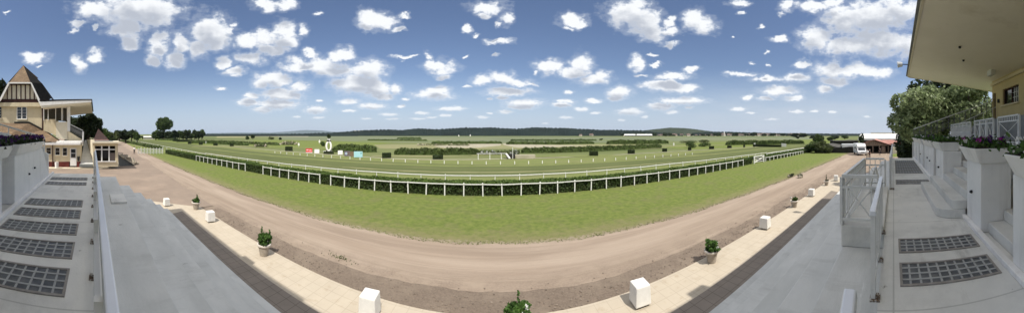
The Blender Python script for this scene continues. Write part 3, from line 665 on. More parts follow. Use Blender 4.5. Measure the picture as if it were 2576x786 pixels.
def post_rail(name, X0, X1, Dfun, h, gap, pw, rw_, label, cat, ends=True, m=wwood, sag=.0, group=None, z_rail=None, railh=.072):
    root = thing(name, label, cat, (X0, Dfun(X0), 0), group=group)
    n = max(1, round((X1 - X0) / gap)); zr = z_rail or h - .05; prev = None
    for i in range(n + 1):
        X = X0 + (X1 - X0) * i / n; D = Dfun(X); j = rw.uniform(-.012, .012)
        b = MB(); hh = h + rw.uniform(-.02, .07); t = rw.uniform(-.045, .045)
        b.hexa([(X - pw / 2, D - pw / 2, -.02), (X + pw / 2, D - pw / 2, -.02), (X + pw / 2, D + pw / 2, -.02), (X - pw / 2, D + pw / 2, -.02),
                (X - pw / 2 + t, D - pw / 2, hh), (X + pw / 2 + t, D - pw / 2, hh), (X + pw / 2 + t, D + pw / 2, hh), (X - pw / 2 + t, D + pw / 2, hh)])
        b.build('post', m, root)
        z = zr + rw.uniform(-.022, .022)
        if prev:
            mb = MB(); mb.bar((prev[0] + .003, prev[1] - pw * .5 - rw_ * .5 - .002, prev[2]), (X - .003, D - pw * .5 - rw_ * .5 - .002, z), rw_, railh); mb.build('rail', m, root)
        prev = (X, D, z)
    return root
fd = lambda X: fenceD(X) + .08
post_rail('rail_fence', -44, -28.6, fd, 1.0, 1.55, .085, .04, 'leftmost white post and rail fence in front of the hedge', 'fence')
post_rail('rail_fence', -24.9, -16.2, fd, 1.0, 1.5, .085, .04, 'short middle section of white post and rail fence between two gaps', 'fence')
post_rail('rail_fence', -14.9, 33.1, fd, 1.0, 1.55, .085, .04, 'longest white post and rail fence across the centre of the lawn', 'fence')
post_rail('rail_fence', 40.6, 60, lambda X: 22.4, .8, 1.6, .11, .05, 'weathered low post fence in front of the hedge right of the gate', 'fence')
post_rail('running_rail', -47.5, 47.5, lambda X: railD(X), 1.12, 2.36, .055, .05, 'long white racing rail along the near edge of the track', 'racing rail', railh=.075)
post_rail('running_rail', 47.7, 76, lambda X: railD(X) + .02 * (X - 47), .95, 2.4, .07, .09, 'faded continuation of the racing rail at the far right', 'racing rail', railh=.13)
post_rail('running_rail', -150, -47.8, lambda X: 21.8 + (-47.8 - X) * .02, 1.0, 5, .09, .05, 'far continuation of the racing rail at the left', 'racing rail', railh=.07)

# gate in the hedge
gt = thing('field_gate', 'white framed gate in the gap between the two hedges at the right', 'gate', (38, 22.4, 0))
for X in (36.55, 39.85): MB().box(X - .09, X + .09, 22.31, 22.49, 0, 1.25).build('post', wwood, gt)
MB().box(36.64, 39.76, 22.34, 22.46, 1.12, 1.26).build('top_bar', wwood, gt)
b = MB(); b.bar((36.66, 22.4, .18), (39.74, 22.4, .95), .05, .12)
for z in (.25, .55, .85): b.bar((36.66, 22.36, z), (39.74, 22.36, z), .03, .07)
b.build('gate_leaf', wwood, gt)

# white picket cross fence on the left
def picket(A, B, label):
    root = thing('picket_fence', label, 'fence', (A[0], A[1], 0)); A = Vector((*A, 0)); B = Vector((*B, 0)); L = (B - A).length; d = (B - A) / L
    for i in range(9):
        p = A + d * L * i / 8; b = MB(); b.bar(p, p + Vector((0, 0, 1.5)), .16, .16); b.build('post', wwood, root)
    for i in range(int(L / .16)):
        b = MB()
        p = A + d * (.08 + i * .16) + Vector((-.1, 0, 0)); b.bar(p + Vector((0, 0, .08)), p + Vector((0, 0, 1.32)), .11, .03); b.build('picket', wwood, root)
    for z in (.3, 1.2): b = MB(); b.bar(A + Vector((-.05, 0, z)), B + Vector((-.05, 0, z)), .05, .1); b.build('rail', wwood, root)
picket((-63.5, 10.6), (-62.6, 16.8), 'white picket fence closing the left end of the lawn')

# little white markers along the far edge of the track
mk0 = None
for i in range(41):
    X = -51 + i * 2.36; D = 41.9 + (abs(X) * .028 if X < 0 else .05 * X)
    if mk0 is None:
        mk0 = MB().box(-.06, .06, -.05, .05, 0, .5).build('marker_post', wwood, bevel=.01)
        tag(mk0, 'short white marker post in the line along the far side of the track', 'marker post', 'marker posts along the far side of the track'); o = mk0
    else: o = mk0.copy(); COL.objects.link(o)
    o.location = (X, D, 0)

# brush blocks
blocks = [(479.5, 389, 15, 60, 9), (464, 356.9, 24, 0, 7), (0, 0, 0, 0, 0)]
bl = [(464, 356.6, 42, 5.5), (477, 361.6, 8.5, 6.5), (505, 363.3, 9.5, 6.5), (542, 365.6, 10.5, 6.2), (583, 367.6, 9.5, 6.8), (726.7, 379.2, 18, 10.5), (972.6, 397, 21.5, 12.2), (1101.5, 400, 24.5, 9.5), (1493.5, 391.2, 21, 10), (1588, 386, 17, 8.6), (1672, 381, 11.5, 7.4), (1735, 377.8, 7.5, 7.5), (1790, 374.6, 12, 7), (1835, 372.2, 10.5, 6), (1872, 370.2, 4, 6.5), (1896.6, 369.2, 4, 6)]
bnames = ['long dark brush block at the far left of the course', 'small square brush block left of the big tree hedge row', 'square brush block second in the left group of small ones', 'flat-topped brush block third in the left group of small ones',
 'last small brush block before the wing of rocks on the left', 'dark brush block left of the red board', 'large square dark brush block right of the cyan board', 'wide low brush block in front of the long bushy hedge', 'wide dark brush block right of the underpass railing',
 'rectangular brush block on the right beyond the sandy path', 'brown edged brush block below the end of the right long hedge', 'narrow brush block just left of the round shrub clump', 'brush block right of the round shrub clump', 'brush block between the shrub clump and the low far jump', 'tiny upright brush block left of the smallest one', 'smallest upright brush block far right on the path']
for i, (x, y, wpx, hpx) in enumerate(bl):
    p = gp(x, y); r = p.length if False else math.hypot(p.x, p.y); w = wpx * r / F; h = hpx * r / F
    a = ang(x); root = thing('brush_block', bnames[i], 'brush block', (p.x, p.y, 0), -a)
    n = 14; V = []; Fq = []; gg = np.random.default_rng(i)
    dd = min(1.4, w * .6)
    b = MB()
    b.prism([(-w / 2 * .94, -dd / 2, .06), (w / 2 * .94, -dd / 2, .06), (w / 2, -dd / 2, h), (-w / 2, -dd / 2, h)], (0, dd, 0))
    b.build('brush', darkbrush, root, world=False)
    ft = MB(); ft.box(-w / 2 * .96, w / 2 * .96, -dd / 2 - .05, dd / 2 + .05, 0, .07); ft.build('base_board', wood, root, world=False)
    N_ = int(500 * min(1, 60 / r) + 120)
    f = gg.integers(0, 3, N_); u = gg.uniform(-.5, .5, N_); v = gg.random(N_)
    C = np.stack([u * w, np.where(f == 0, -dd / 2 - .02, gg.uniform(-.5, .5, N_) * dd), np.where(f == 0, .06 + v * (h - .06), h + .03)], 1)
    C[f == 2, 0] = np.sign(u[f == 2]) * w / 2; C[f == 2, 2] = v[f == 2] * h
    leaves('foliage', C, .10, leafD, root, aspect=2.4, world=False, up=.3, tint=(.6, 1.8))

# long bushy hedges of the steeplechase course
def bushrow(pts, h, w, label, seed, m=leafH, dens=30, ls=.42, core=farhedge):
    hedge('bushy_hedge', [tuple(p.xy) for p in pts], w, h, label, 'hedge', m, m, dens, seed, leafsize=ls, core=core, sdens=1.0, wild=.18)
bushrow([gp(994, 387.5), gp(1080, 388.5), gp(1205, 387.2)], 1.35, 2.4, 'long rounded dark green hedge in the middle of the course', 11, dens=60, ls=.25)
bushrow([gp(1311, 384.5), gp(1400, 383.4), gp(1530, 378.2), gp(1661, 371.5)], 1.3, 1.6, 'long dark hedge fence running right of the sandy pond shore', 12, dens=60, ls=.25)
bushrow([gp(836, 381.5), gp(880, 381.5), gp(948, 381.8)], 1.9, 3.0, 'dark hedge behind the white oval winning post', 13, ls=.3)
bushrow([gp(1274, 362.6), gp(1380, 363.0), gp(1492, 361.2)], 1.2, 2.5, 'far green hedge strip above the pond', 14)
bushrow([gp(1085, 361.6), gp(1160, 361.4), gp(1262, 361)], 1.1, 2.5, 'far low green hedge left of the pond', 15)
bushrow([gp(1526, 362), gp(1600, 361.6), gp(1680, 360.6)], 1.9, 3, 'far hedge bank right of the middle of the picture', 16)
bushrow([gp(1828, 364.6), gp(1900, 363), gp(2020, 361.2)], 1.8, 3.5, 'broad bright hedge bank at the far right of the course', 17)
bushrow([gp(478, 359.5), gp(560, 362), gp(620, 365.5)], 1.5, 3, 'long dark hedge on the far left of the course', 18)
bushrow([gp(400, 352.0), gp(520, 357.4), gp(700, 364.8)], 1.0, 2.5, 'low green bank running behind the left brush blocks', 19, m=leafR)
bushrow([gp(925, 353.0), gp(1000, 353.6), gp(1075, 354.2)], .9, 2, 'thin dark far hedge right of the winning post', 20, m=leafD)
bushrow([gp(1285, 353.6), gp(1380, 354.2), gp(1500, 353.6)], 1.0, 2, 'thin dark hedge line in the marsh beyond the pond', 21, m=leafD)
bushrow([gp(1000, 349), gp(1060, 349.4)], 1.6, 3, 'short dark clump hedge under the wooded ridge', 22, m=leafD)
bushrow([gp(300, 354.3), gp(360, 367), gp(405, 376)], .8, 1.4, 'low hedge along the verge behind the picket fence', 23)
# low dark jump with white wings at the far right
jp = thing('hurdle', 'long low dark jump with white wing boards at the far right of the track', 'jump', (gp(1935, 367).x, gp(1935, 367).y, 0))
A = gp(1900, 368.5); B = gp(1965, 369.6); b = MB(); b.bar(A + Vector((0, 0, .45)), B + Vector((0, 0, .45)), 1.2, .9); b.build('brush', darkbrush, jp)
for (xa, xb, yy) in ((1896, 1900, 367.2), (1965.5, 1978, 369.0)):
    P = gp(xa, yy); Q = gp(xb, yy); b = MB(); b.bar(P + Vector((0, 0, .75)), Q + Vector((0, 0, .6)), .15, 1.3); b.build('wing_board', wwood, jp)

# ================================================================== winning post, boards, underpass
wp = gp(827, 386.6); wr = math.hypot(wp.x, wp.y)
root = thing('winning_post', 'white oval ring winning post on a dark plinth', 'winning post', (wp.x, wp.y, 0), -ang(827))
s = wr / F
b = MB(); b.box(-13 * s, 12.5 * s, -.8, .8, 0, 6 * s); b.build('plinth', darkbrush, root, world=False)
def ring(rx, rz, cz, w, d, name, m, y=0, n=40, egg=0.0):
    V = []; Fq = []
    for k in range(n):
        t = 2 * math.pi * k / n; c, sn = math.cos(t), math.sin(t); q = 1 - egg * sn
        for (dr, dy) in ((-w / 2, -d / 2), (w / 2, -d / 2), (w / 2, d / 2), (-w / 2, d / 2)):
            V.append(((rx + dr) * c * q, y + dy, cz + (rz + dr) * sn))
    for k in range(n):
        for q in range(4): Fq.append((k * 4 + q, k * 4 + (q + 1) % 4, ((k + 1) % n) * 4 + (q + 1) % 4, ((k + 1) % n) * 4 + q))
    o = npmesh(name, V, Fq, m, parent=root, world=False); return o
ring(5.7 * s, 11.4 * s, 19.2 * s, 4.6 * s, .35, 'oval_ring', white)
b = MB(); b.tube([(-5.5 * s, .25, 6 * s), (-7.2 * s, .25, 19 * s), (-4 * s, .25, 33 * s)], .12, 6); b.tube([(5.5 * s, .25, 6 * s), (7.2 * s, .25, 19 * s), (4 * s, .25, 33 * s)], .12, 6); b.build('frame', black, root, world=False)
b = MB(); b.box(-4 * s, 4 * s, -.2, .3, 31 * s, 35 * s); b.build('top_block', black, root, world=False)
b = MB(); b.box(-3.2 * s, 3.2 * s, -.15, .15, 35 * s, 37.5 * s); b.box(1.4 * s, 3.0 * s, -.2, -.16, 31.5 * s, 35.5 * s); b.build('number_plate', signwhite, root, world=False)
b = MB(); b.box(-.1, .1, -.1, .1, 37.5 * s, 42 * s); b.build('mast', black, root, world=False)
leaves('finial', crown_pts((0, 0, 45 * s), (5.0 * s, 5.0 * s, 5.5 * s), 700, 8, .5, seed=5), .20, leafD, root, world=False)
def board(name, x0, x1, yt, yb, m, label, legs=True, deco=None):
    xm = (x0 + x1) / 2; p = gp(xm, yb + 1.0); r = math.hypot(p.x, p.y); s = r / F; w = (x1 - x0) * s; z0 = .12; z1 = H + (CY - yt) * s
    t = thing(name, label, 'advertising board', (p.x, p.y, 0), -ang(xm))
    MB().box(-w / 2, w / 2, -.06, .06, z0, z1).build('panel', m, t, world=False, bevel=.01)
    for q in (-.4, .4): MB().box(q * w - .05, q * w + .05, .065, .16, 0, z1 * .8).build('leg', wwood, t, world=False)
    if deco: deco(t, w, z0, z1)
def deco_red(t, w, z0, z1):
    h = z1 - z0; b = MB(); b.box(-w * .5, w * .5, -.075, -.063, z0, z0 + h * .14); b.build('white_band', signwhite, t, world=False)
    for u0 in (-.40, -.29, -.18): MB().box(u0 * w, (u0 + .07) * w, -.075, -.063, z0 + .50 * h, z0 + .78 * h).build('letter', signwhite, t, world=False)
    for u0 in (.05, .14, .23, .32): MB().box(u0 * w, (u0 + .05) * w, -.075, -.063, z0 + .46 * h, z0 + .72 * h).build('letter', signwhite, t, world=False)
def deco_dark(t, w, z0, z1):
    h = z1 - z0; b = MB(); b.lathe([(.28 * h, 0), (.28 * h, .012)], (0, 0, 0), 14)
    b.v = [(x - w * .14, -.075 + z, z0 + .5 * h + y) for x, y, z in b.v]; b.build('round_emblem', mat('emblem_blue', (.34, .40, .50)), t, world=False)
    for i in range(3): MB().box(w * (.05 + .13 * i), w * (.12 + .13 * i), -.075, -.063, z0 + .2 * h, z0 + .8 * h).build('mark', signbrown, t, world=False)
def deco_cyan(t, w, z0, z1):
    h = z1 - z0; b = MB(); b.box(w * .26, w * .40, -.075, -.063, z0 + .62 * h, z0 + .76 * h); b.build('emblem', mat('emblem_teal', (.03, .16, .18)), t, world=False)
def deco_pale(t, w, z0, z1):
    h = z1 - z0; b = MB(); b.box(-w * .04, w * .14, -.075, -.063, z0 + .48 * h, z0 + .64 * h); b.build('faint_mark', mat('faint_mark', (.55, .53, .60)), t, world=False)
board('sign_board', 769.5, 785.5, 373, 384, signred, 'red board with white lettering left of the winning post', deco=deco_red)
board('sign_board', 791, 803.4, 375, 385, signwhite, 'blank white board between the red board and the winning post')
board('sign_board', 850, 862.2, 378, 388.4, signwhite, 'white board with a faint mark right of the winning post', deco=deco_pale)
board('sign_board', 866, 880, 379.5, 392, signdark, 'dark purple board with a round pale emblem', deco=deco_dark)
board('sign_board', 880.6, 889.6, 380.5, 393, signbrown, 'narrow brown board beside the cyan board')
board('sign_board', 890.3, 912, 380.5, 395.6, signcyan, 'large pale cyan board, last of the row', deco=deco_cyan)
b = MB(); q = gp(814, 383); q.z = .2; q2 = gp(838, 382); q2.z = .2; b.bar(q, q2, .3, .4); tag(b.build('bench', white), 'low white bench behind the winning post', 'bench')
# underpass with railing
up_ = thing('underpass', 'white railed underpass mouth with a dark ramp beside the sandy path', 'underpass', tuple(gp(1280, 398).xy) + (0,))
A = gp(1203, 400.5); B = gp(1272.5, 399.6); Dp = A.y
for x in (1203, 1232.4, 1261):
    p = gp(x, 401 if x < 1240 else 400.2); MB().box(p.x - .05, p.x + .05, p.y - .05, p.y + .05, 0, 1.2 if x != 1232.4 else 1.5).build('post', wwood, up_)
b = MB(); b.bar(A + Vector((-.3, 0, 1.15)), B + Vector((.2, 0, 1.15)), .08, .09); b.build('top_rail', wwood, up_)
P = gp(1273, 400); b = MB(); b.bar((P.x, P.y + .8, 1.05), (P.x + .75, P.y - .1, .12), .3, .22); b.build('coping', white, up_)
Q = gp(1277, 399); b = MB(); b.prism([(Q.x, Q.y + .2, 0.03), (Q.x + 1.5, Q.y + .2, 0.03), (Q.x + 1.5, Q.y + .2, .85), (Q.x - .6, Q.y + .2, .95)], (0, 1.4, 0)); b.build('ramp_mouth', darkwall, up_)
b = MB(); b.box(P.x + 1.9, P.x + 6.0, P.y + .5, P.y + 2.2, 0, .75); b.build('bank_wall', sand, up_)
p = gp(1289.6, 398.6); b = MB(); b.tube([(p.x, p.y - .2, 0), (p.x, p.y - .2, 2.3)], .06, 6); tag(b.build('pole', wwood), 'tall thin white pole beside the underpass', 'pole')
# netted reed / rubble bank behind
def rubble(a, b_, yb, h, label, seed, m=None):
    P = gp(a, yb); Q = gp(b_, yb); mb = MB(); g = random.Random(seed)
    L = (Q - P).length; k = int(L * 2.2)
    for i in range(k):
        u = g.random(); r = g.uniform(.25, .5) * h; mb.lump((P.x + (Q.x - P.x) * u, P.y + (Q.y - P.y) * u + g.uniform(-.8, 1.5), g.uniform(0.1, .75) * h), r, 6, 4, .3, i)
    mb.build('rubble', m or mat('grey_stone', (.26, .27, .25), (.16, .17, .15), scale=1.5, rough=.95))['kind'] = 'stuff'
    C = np.stack([P.x + (Q.x - P.x) * RNG.random(500), P.y + (Q.y - P.y) * RNG.random(500) + RNG.uniform(-.9, 1, 500), RNG.random(500) * h], 1)
    leaves('weeds', C, .22, leafR, aspect=3, up=.5)['kind'] = 'stuff'
rubble(1208, 1308, 388, 1.0, 'grey overgrown stone bank behind the underpass railing', 4)
rubble(1050, 1180, 365.5, .8, 'pale stony scrape left of the pond', 6, sand)
rubble(706, 748, 364, 1.6, 'heap of pale rocks left of the red board', 7, rockm)
rubble(640, 672, 369, 1.0, 'low rocks at the end of the left far hedge', 8, rockm)
# ================================================================== GRANDSTAND (the terrace the photo is taken from)
gs = thing('grandstand', 'white concrete grandstand terrace with stepped tiers in the foreground', 'grandstand', (0, 0, 0))
ZF = 3.4
XL, XR = -10.25, 17.0
# floor slab
MB().box(XL, XR, -7.2, .15, 3.0, ZF).build('walkway_floor', conc, gs)
for k in range(1, 7):
    z = (0, 3.15, 2.6, 2.05, 1.5, .95, .42)[k]; y0 = .15 + .70 * (k - 1); y1 = y0 + .70
    x0 = XL - .8 * k; x1 = XR + .7 * k
    b = MB(); b.box(x0, x1, y0 + .0, y1, 0.05 if k == 6 else z - .56, z); 
    # returns at both ends
    b.box(x0, x0 + .80, -7.2, y0, z - .5, z); b.box(x1 - .70, x1, -7.2, y0, z - .5, z)
    o = b.build('seating_step', stepc, gs, bevel=.02)
MB().box(XL + .01, XR - .01, -7.1, .0, 0.05, 2.99).build('core_wall', conc, gs)
b = MB(); b.box(4.1, 7.3, .152, .86, 3.151, 3.50); b.build('bay_slab', conc, gs, bevel=.02)
# patched landings on the left steps
for (x, y, w, d, k) in ((-7.6, .40, .9, .42, 1),):
    MB().box(x, x + w, y, y + d, 3.10, 3.21).build('patch_block', conc, gs, bevel=.01)

# back wall with pillars: left
WL, WR = -1.8, -1.38
def pillar(X0, X1, D, lamps, parent=gs, depth=.55, z1=4.52):
    b = MB(); b.box(X0, X1, D - depth, D, ZF + .001, z1); b.build('pillar', white, parent, bevel=.012)
    for (x, z) in lamps:
        q = MB(); q.lathe([(.0, 0), (.025, 0), (.03, .02), (.02, .045), (.0, .055)], (0, 0, 0), 10)
        q.v = [(x + a, D + .004 + c, z + b_) for a, b_, c in q.v]; q.build('step_light', black, parent, smooth=True)
b = MB(); b.box(-9.9, -2.0, -2.9, -2.36, ZF, 4.50); b.build('tier_wall', white, gs)
for i, (z, a, c) in enumerate(((4.72, -2.91, -3.6), (5.05, -3.61, -4.4), (5.38, -4.41, -5.2), (5.7, -5.21, -7.2))):
    b = MB(); b.box(-10.09, -1.0, c, a, ZF + .01, z); b.build('tier', stepc, gs)
pillar(-8.4, -5.42, WL, [(-7.2, 4.02), (-6.6, 3.93)])
pillar(-4.62, -2.2, WL, [(-3.4, 3.95)])
b = MB(); b.box(-10.2, -2.0, WL + .001, WL + .09, ZF, ZF + .07); b.build('kerb', white, gs, bevel=.01)
b = MB(); b.prism([(-10.2, -1.93, ZF), (-10.2, -2.6, ZF), (-10.2, -3.6, 5.0), (-10.2, -1.93, 4.2)], (.12, 0, 0)); b.build('end_wall', white, gs)
b = MB(); b.prism([(-8.42, -1.805, ZF), (-9.6, -1.805, ZF), (-8.42, -1.805, 4.5)], (0, -.1, 0)); b.build('stringer', white, gs)
b = MB(); b.prism([(-10.24, -2.1, ZF + .01), (-10.24, -6, ZF + .01), (-10.24, -6, 5.75), (-10.24, -2.1, 4.45)], (.14, 0, 0)); b.build('end_parapet', steel, gs)
# right
pillar(1.4, 2.72, WR, [])
pillar(3.86, 4.64, WR, [(4.3, 3.98)])
pillar(7.0, 8.15, WR, [(7.6, 4.0)])
pillar(8.7, 11.3, WR, [(9.5, 4.0), (10.2, 4.05)])
pillar(11.9, 13.4, WR, [(12.8, 4.0)])
pillar(13.9, 15.3, WR, [])
pillar(15.8, 16.95, WR, [])
b = MB(); b.box(4.64, 16.96, WR + .001, WR + .09, ZF, ZF + .07); b.box(1.6, 4.64, WR + .001, WR + .09, ZF, ZF + .07); b.build('kerb', white, gs, bevel=.01)
MB().box(8.15, 16.97, -2.5, -1.93, ZF, 4.50).build('tier_wall', white, gs)
# curved stair of three steps between two pillars
def step_shape(x0, x1, D0, D1, z0, z1, r):
    pts = [(x1, D0), (x1, D1), (x0 + r, D1)]
    for i in range(1, 9):
        t = math.pi / 2 * i / 8; pts.append((x0 + r - r * math.sin(t), D1 - r + r * math.cos(t)))
    pts.append((x0, D0)); b = MB(); b.prism([(a, c, z0) for a, c in pts], (0, 0, z1 - z0)); return b
for i in range(6):
    d1 = -.82 - .28 * i; x0 = 4.68 if i < 2 else 4.66; x1 = 7.6 if i < 2 else 6.98
    step_shape(x0, x1, d1 - .55, d1, ZF + .17 * i + .001, ZF + .17 * (i + 1), .35 if i == 0 else .12).build('stair_step', conc, gs, bevel=.012)
for i in range(5):
    d1 = -1.5 - .28 * i; b = MB(); b.box(2.74, 3.84, d1 - .55, d1, ZF + .17 * i + .001, ZF + .17 * (i + 1)); b.build('stair_step', conc, gs, bevel=.012)
for (X0, X1) in ((.8, 2.9), (3.86, 4.64), (7.0, 17.0)):
    b = MB(); b.box(X0, X1, -4.0, -2.55, ZF + .01, 4.46 + .01 * X0); b.build('landing', stepc, gs)
for i, (z, a, c) in enumerate(((4.75, -4.0, -4.8), (5.15, -4.8, -5.6), (5.6, -5.6, -6.4), (6.0, -6.4, -7.15))):
    b = MB(); b.box(-.9, 17.45, c + .002, a, ZF + .012, z); b.build('tier', tierc, gs)
b = MB(); b.prism([(17.46, -1.3, 0.1), (17.46, -7.2, 0.1), (17.46, -7.2, 6.1), (17.46, -4.0, 4.9), (17.46, -1.3, 4.45)], (.14, 0, 0)); b.build('end_wall', white, gs)
# club room wall, window, door, roof
wy = -7.2
b = MB()
for (x0, x1, z0, z1) in ((-1.5, 13.4, 5.9, 8.92), (15.72, 16.9, 5.9, 8.92), (17.45, 17.6, 5.9, 8.92), (13.4, 15.72, 5.9, 6.95), (13.4, 15.72, 8.02, 8.92), (16.9, 17.45, 8.0, 8.92)):
    b.box(x0, x1, wy - .3, wy, z0, z1)
b.build('wall', ywall, gs)
w = MB(); w.box(13.4, 15.72, wy - .26, wy - .2, 6.95, 8.02); wo = w.build('window', winglass, gs)
b = MB()
for (x0, x1, z0, z1) in ((13.4, 15.72, 6.95, 7.03), (13.4, 15.72, 7.94, 8.02), (13.4, 13.5, 7.03, 7.94), (15.62, 15.72, 7.03, 7.94), (14.52, 14.6, 7.03, 7.94)): b.box(x0, x1, wy - .198, wy - .12, z0, z1)
b.build('frame', timber, wo)
b = MB()
for i in range(1, 4): b.box(13.5 + i * .26, 13.53 + i * .26, wy - .195, wy - .15, 7.03, 7.94)
for i in range(1, 3): b.box(13.5, 14.5, wy - .195, wy - .152, 7.03 + i * .3, 7.055 + i * .3)
b.build('lattice', white, wo)
b = MB(); b.box(13.25, 15.87, wy + .001, wy + .12, 6.86, 6.95); b.build('sill', cream, wo)
MB().box(16.9, 17.45, wy - .2, wy - .14, 5.95, 8.0).build('door', timber, gs)
MB().box(16.2, 16.42, wy + .001, wy + .1, 7.2, 7.45).build('lamp_box', black, gs)
b = MB(); b.hexa([(-6.5, wy - 3, 8.2), (21.0, wy - 3, 8.6), (21.0, -1.25, 9.74), (-6.5, -.75, 9.0), (-6.5, wy - 3, 8.8), (21.0, wy - 3, 9.2), (21.0, -1.25, 9.96), (-6.5, -.75, 9.22)]); b.build('roof', soffit, gs)
b = MB(); b.hexa([(-6.5, -.747, 8.97), (21.02, -1.247, 9.71), (21.02, -1.14, 9.71), (-6.5, -.64, 8.97), (-6.5, -.747, 9.25), (21.02, -1.247, 9.99), (21.02, -1.14, 9.99), (-6.5, -.64, 9.25)]); b.build('fascia', cream2, gs, bevel=.01)
b = MB(); b.bar((-6.5, -.58, 9.12), (21.1, -1.08, 9.86), .1, .1); b.build('gutter', leadg, gs)
b = MB(); b.box(-1.5, 17.55, wy + .002, wy + .18, 8.55, 8.72); b.build('cornice', cream, gs)
b = MB(); b.hexa([(21.005, wy - 3, 8.55), (21.1, wy - 3, 8.55), (21.1, -1.25, 9.69), (21.005, -1.25, 9.69), (21.005, wy - 3, 9.25), (21.1, wy - 3, 9.25), (21.1, -1.25, 10.0), (21.005, -1.25, 10.0)]); b.build('end_fascia', cream2, gs)
# unseen high roof and its block, added to shade the left terrace
b = MB(); b.box(-12.8, -2.0, -15, -3.2, 13.0, 13.4); b.build('shade_roof', soffit, gs)
b = MB(); b.box(-12.2, -2.0, -15, -7.6, 0.1, 12.99); b.build('shade_roof_block', ywall, gs)
for x in (8.2, -5.9):  # unseen boxes added on the roof to cast notches in its shadow edge
    b = MB(); y_ = -.75 - (x + 6.5) * .0182; b.box(x - .35, x + .35, y_ - .6, y_ - .02, 9.66 if x > 0 else 9.26, 10.35 if x > 0 else 9.95); b.build('notch_shadow_box', leadg, gs)
t = thing('floodlight', 'small lamp on a bracket hanging off the right end of the roof edge', 'floodlight', (17.3, -.7, 9.7))
b = MB(); b.bar((17.3, -1.0, 9.75), (17.3, -.55, 9.75), .05, .05); b.build('bracket', black, t)
b = MB(); b.tube([(17.3, -.60, 9.75), (17.3, -.26, 9.72)], [.14, .2], 10); b.build('housing', steel, t)
t = thing('ceiling_lamp', 'rectangular lamp under the canopy above the club window', 'lamp', (15.0, -5.9, 8.6))
MB().box(14.6, 15.3, -6.2, -5.9, 8.74, 9.05).build('housing', steel, t); MB().box(14.65, 15.25, -6.16, -5.94, 8.71, 8.738).build('lens', lampm, t)
for i, (x, y) in enumerate(((12.0, -3.2), (13.8, -3.9))):
    z = 9.26 + (y + 3.2) * .125; b = MB(); b.lathe([(.05, -.06), (.07, -.03), (.07, .02)], (x, y, z)); tag(b.build('ceiling_spot', black), ('small dark spot under the canopy nearer its outer edge', 'small dark spot under the canopy nearer the club wall')[i], 'spotlight')

# glass-block panels in the floor
def panel(X0, X1, D0, D1, label, nx=4, nd=10):
    t = thing('floor_light_panel', label, 'floor light', (X0, D0, ZF))
    MB().box(X0 + .02, X1 - .02, D0 + .02, D1 - .02, ZF - .002, ZF + .004).build('glass_blocks', glassd, t)
    b = MB(); fw = .03
    b.box(X0, X1, D0, D0 + fw, ZF - .01, ZF + .014); b.box(X0, X1, D1 - fw, D1, ZF - .01, ZF + .014)
    b.box(X0, X0 + fw, D0 + fw, D1 - fw, ZF - .01, ZF + .014); b.box(X1 - fw, X1, D0 + fw, D1 - fw, ZF - .01, ZF + .014); b.build('frame', frm, t)
    b = MB()
    for i in range(1, nx): x = X0 + (X1 - X0) * i / nx; b.box(x - .014, x + .014, D0 + fw, D1 - fw, ZF, ZF + .011)
    for j in range(1, nd): d = D0 + (D1 - D0) * j / nd; b.box(X0 + fw, X1 - fw, d - .012, d + .012, ZF, ZF + .009)
    b.build('grid', grd, t)
frm = mat('panel_frame', (.30, .28, .25), (.22, .20, .18), scale=9, rough=.7)
grd = mat('panel_grid', (.37, .375, .36), (.29, .295, .285), scale=6, rough=.6)
nth = ['first', 'second', 'third', 'fourth', 'fifth', 'sixth', 'seventh', 'eighth', 'ninth']
for i, (a, b_) in enumerate(((-2.99, -2.47), (-3.73, -3.23), (-4.50, -4.0), (-5.30, -4.78), (-6.10, -5.56), (-8.36, -7.9), (-9.26, -8.75))):
    panel(a, b_, -1.62, -.31, nth[i] + ' glass-block panel in the left walkway floor, counted from the viewer')
for i, (a, b_) in enumerate(((2.66, 3.14), (3.41, 3.86), (8.08, 8.42), (8.50, 8.84), (10.3, 11.05), (11.15, 11.95), (12.05, 12.9), (13.0, 13.9), (14.0, 15.3))):
    panel(a, b_, -1.21, -.07, nth[i] + ' glass-block panel in the right walkway floor, counted from the viewer')

# railings ------------------------------------------------------------
def uprights(root, P, z0, z1, w=.035, foot=True):
    b = MB(); b.bar((P[0], P[1], z0), (P[0], P[1], z1), w, w); o = b.build('post', steel, root)
    if foot: b = MB(); b.box(P[0] - .05, P[0] + .05, P[1] - .07, P[1] + .03, z0, z0 + .015); b.box(P[0] - .02, P[0] + .02, P[1] - .06, P[1] - .03, z0 + .015, z0 + .05); b.build('foot', rusty, o)
rusty = mat('rusty_foot', (.42, .40, .36), (.12, .08, .05), scale=28, rough=.9, contrast=(.45, .55))
t = thing('handrail', 'long white metal handrail running along the left walkway to the viewer', 'handrail', (-9.3, .03, ZF))
def lr(X): return -.035 + (X + 9.3) * .0106 if X < -.2 else .062 + (X + .2) * .09
b = MB()
pts = [(-9.3, lr(-9.3), 4.40), (.97, lr(.97), 4.40)]
for (xa, xb) in ((-9.3, -.201), (-.199, .97)):
    b.hexa([(xa, lr(xa) - .030, 4.365), (xb, lr(xb) - .030, 4.365), (xb, lr(xb) + .030, 4.365), (xa, lr(xa) + .030, 4.365),
        (xa, lr(xa) - .024, 4.405), (xb, lr(xb) - .024, 4.405), (xb, lr(xb) + .024, 4.405), (xa, lr(xa) + .024, 4.405)])
b.build('top_rail', mat('bright_rail_paint', (.74, .76, .79), (.68, .70, .73), scale=4, rough=.25, spec=.6), t, bevel=.008)
X = -9.26
while X < 1.0:
    uprights(t, (X, lr(X) - .045), ZF, 4.365, .035); X += .92
for z in (3.52, 4.25): b = MB(); b.bar((-9.25, lr(-9.25) - .045, z), (-.2, lr(-.21) - .045, z), .03, .03); b.build('lower_rail', steel, t)

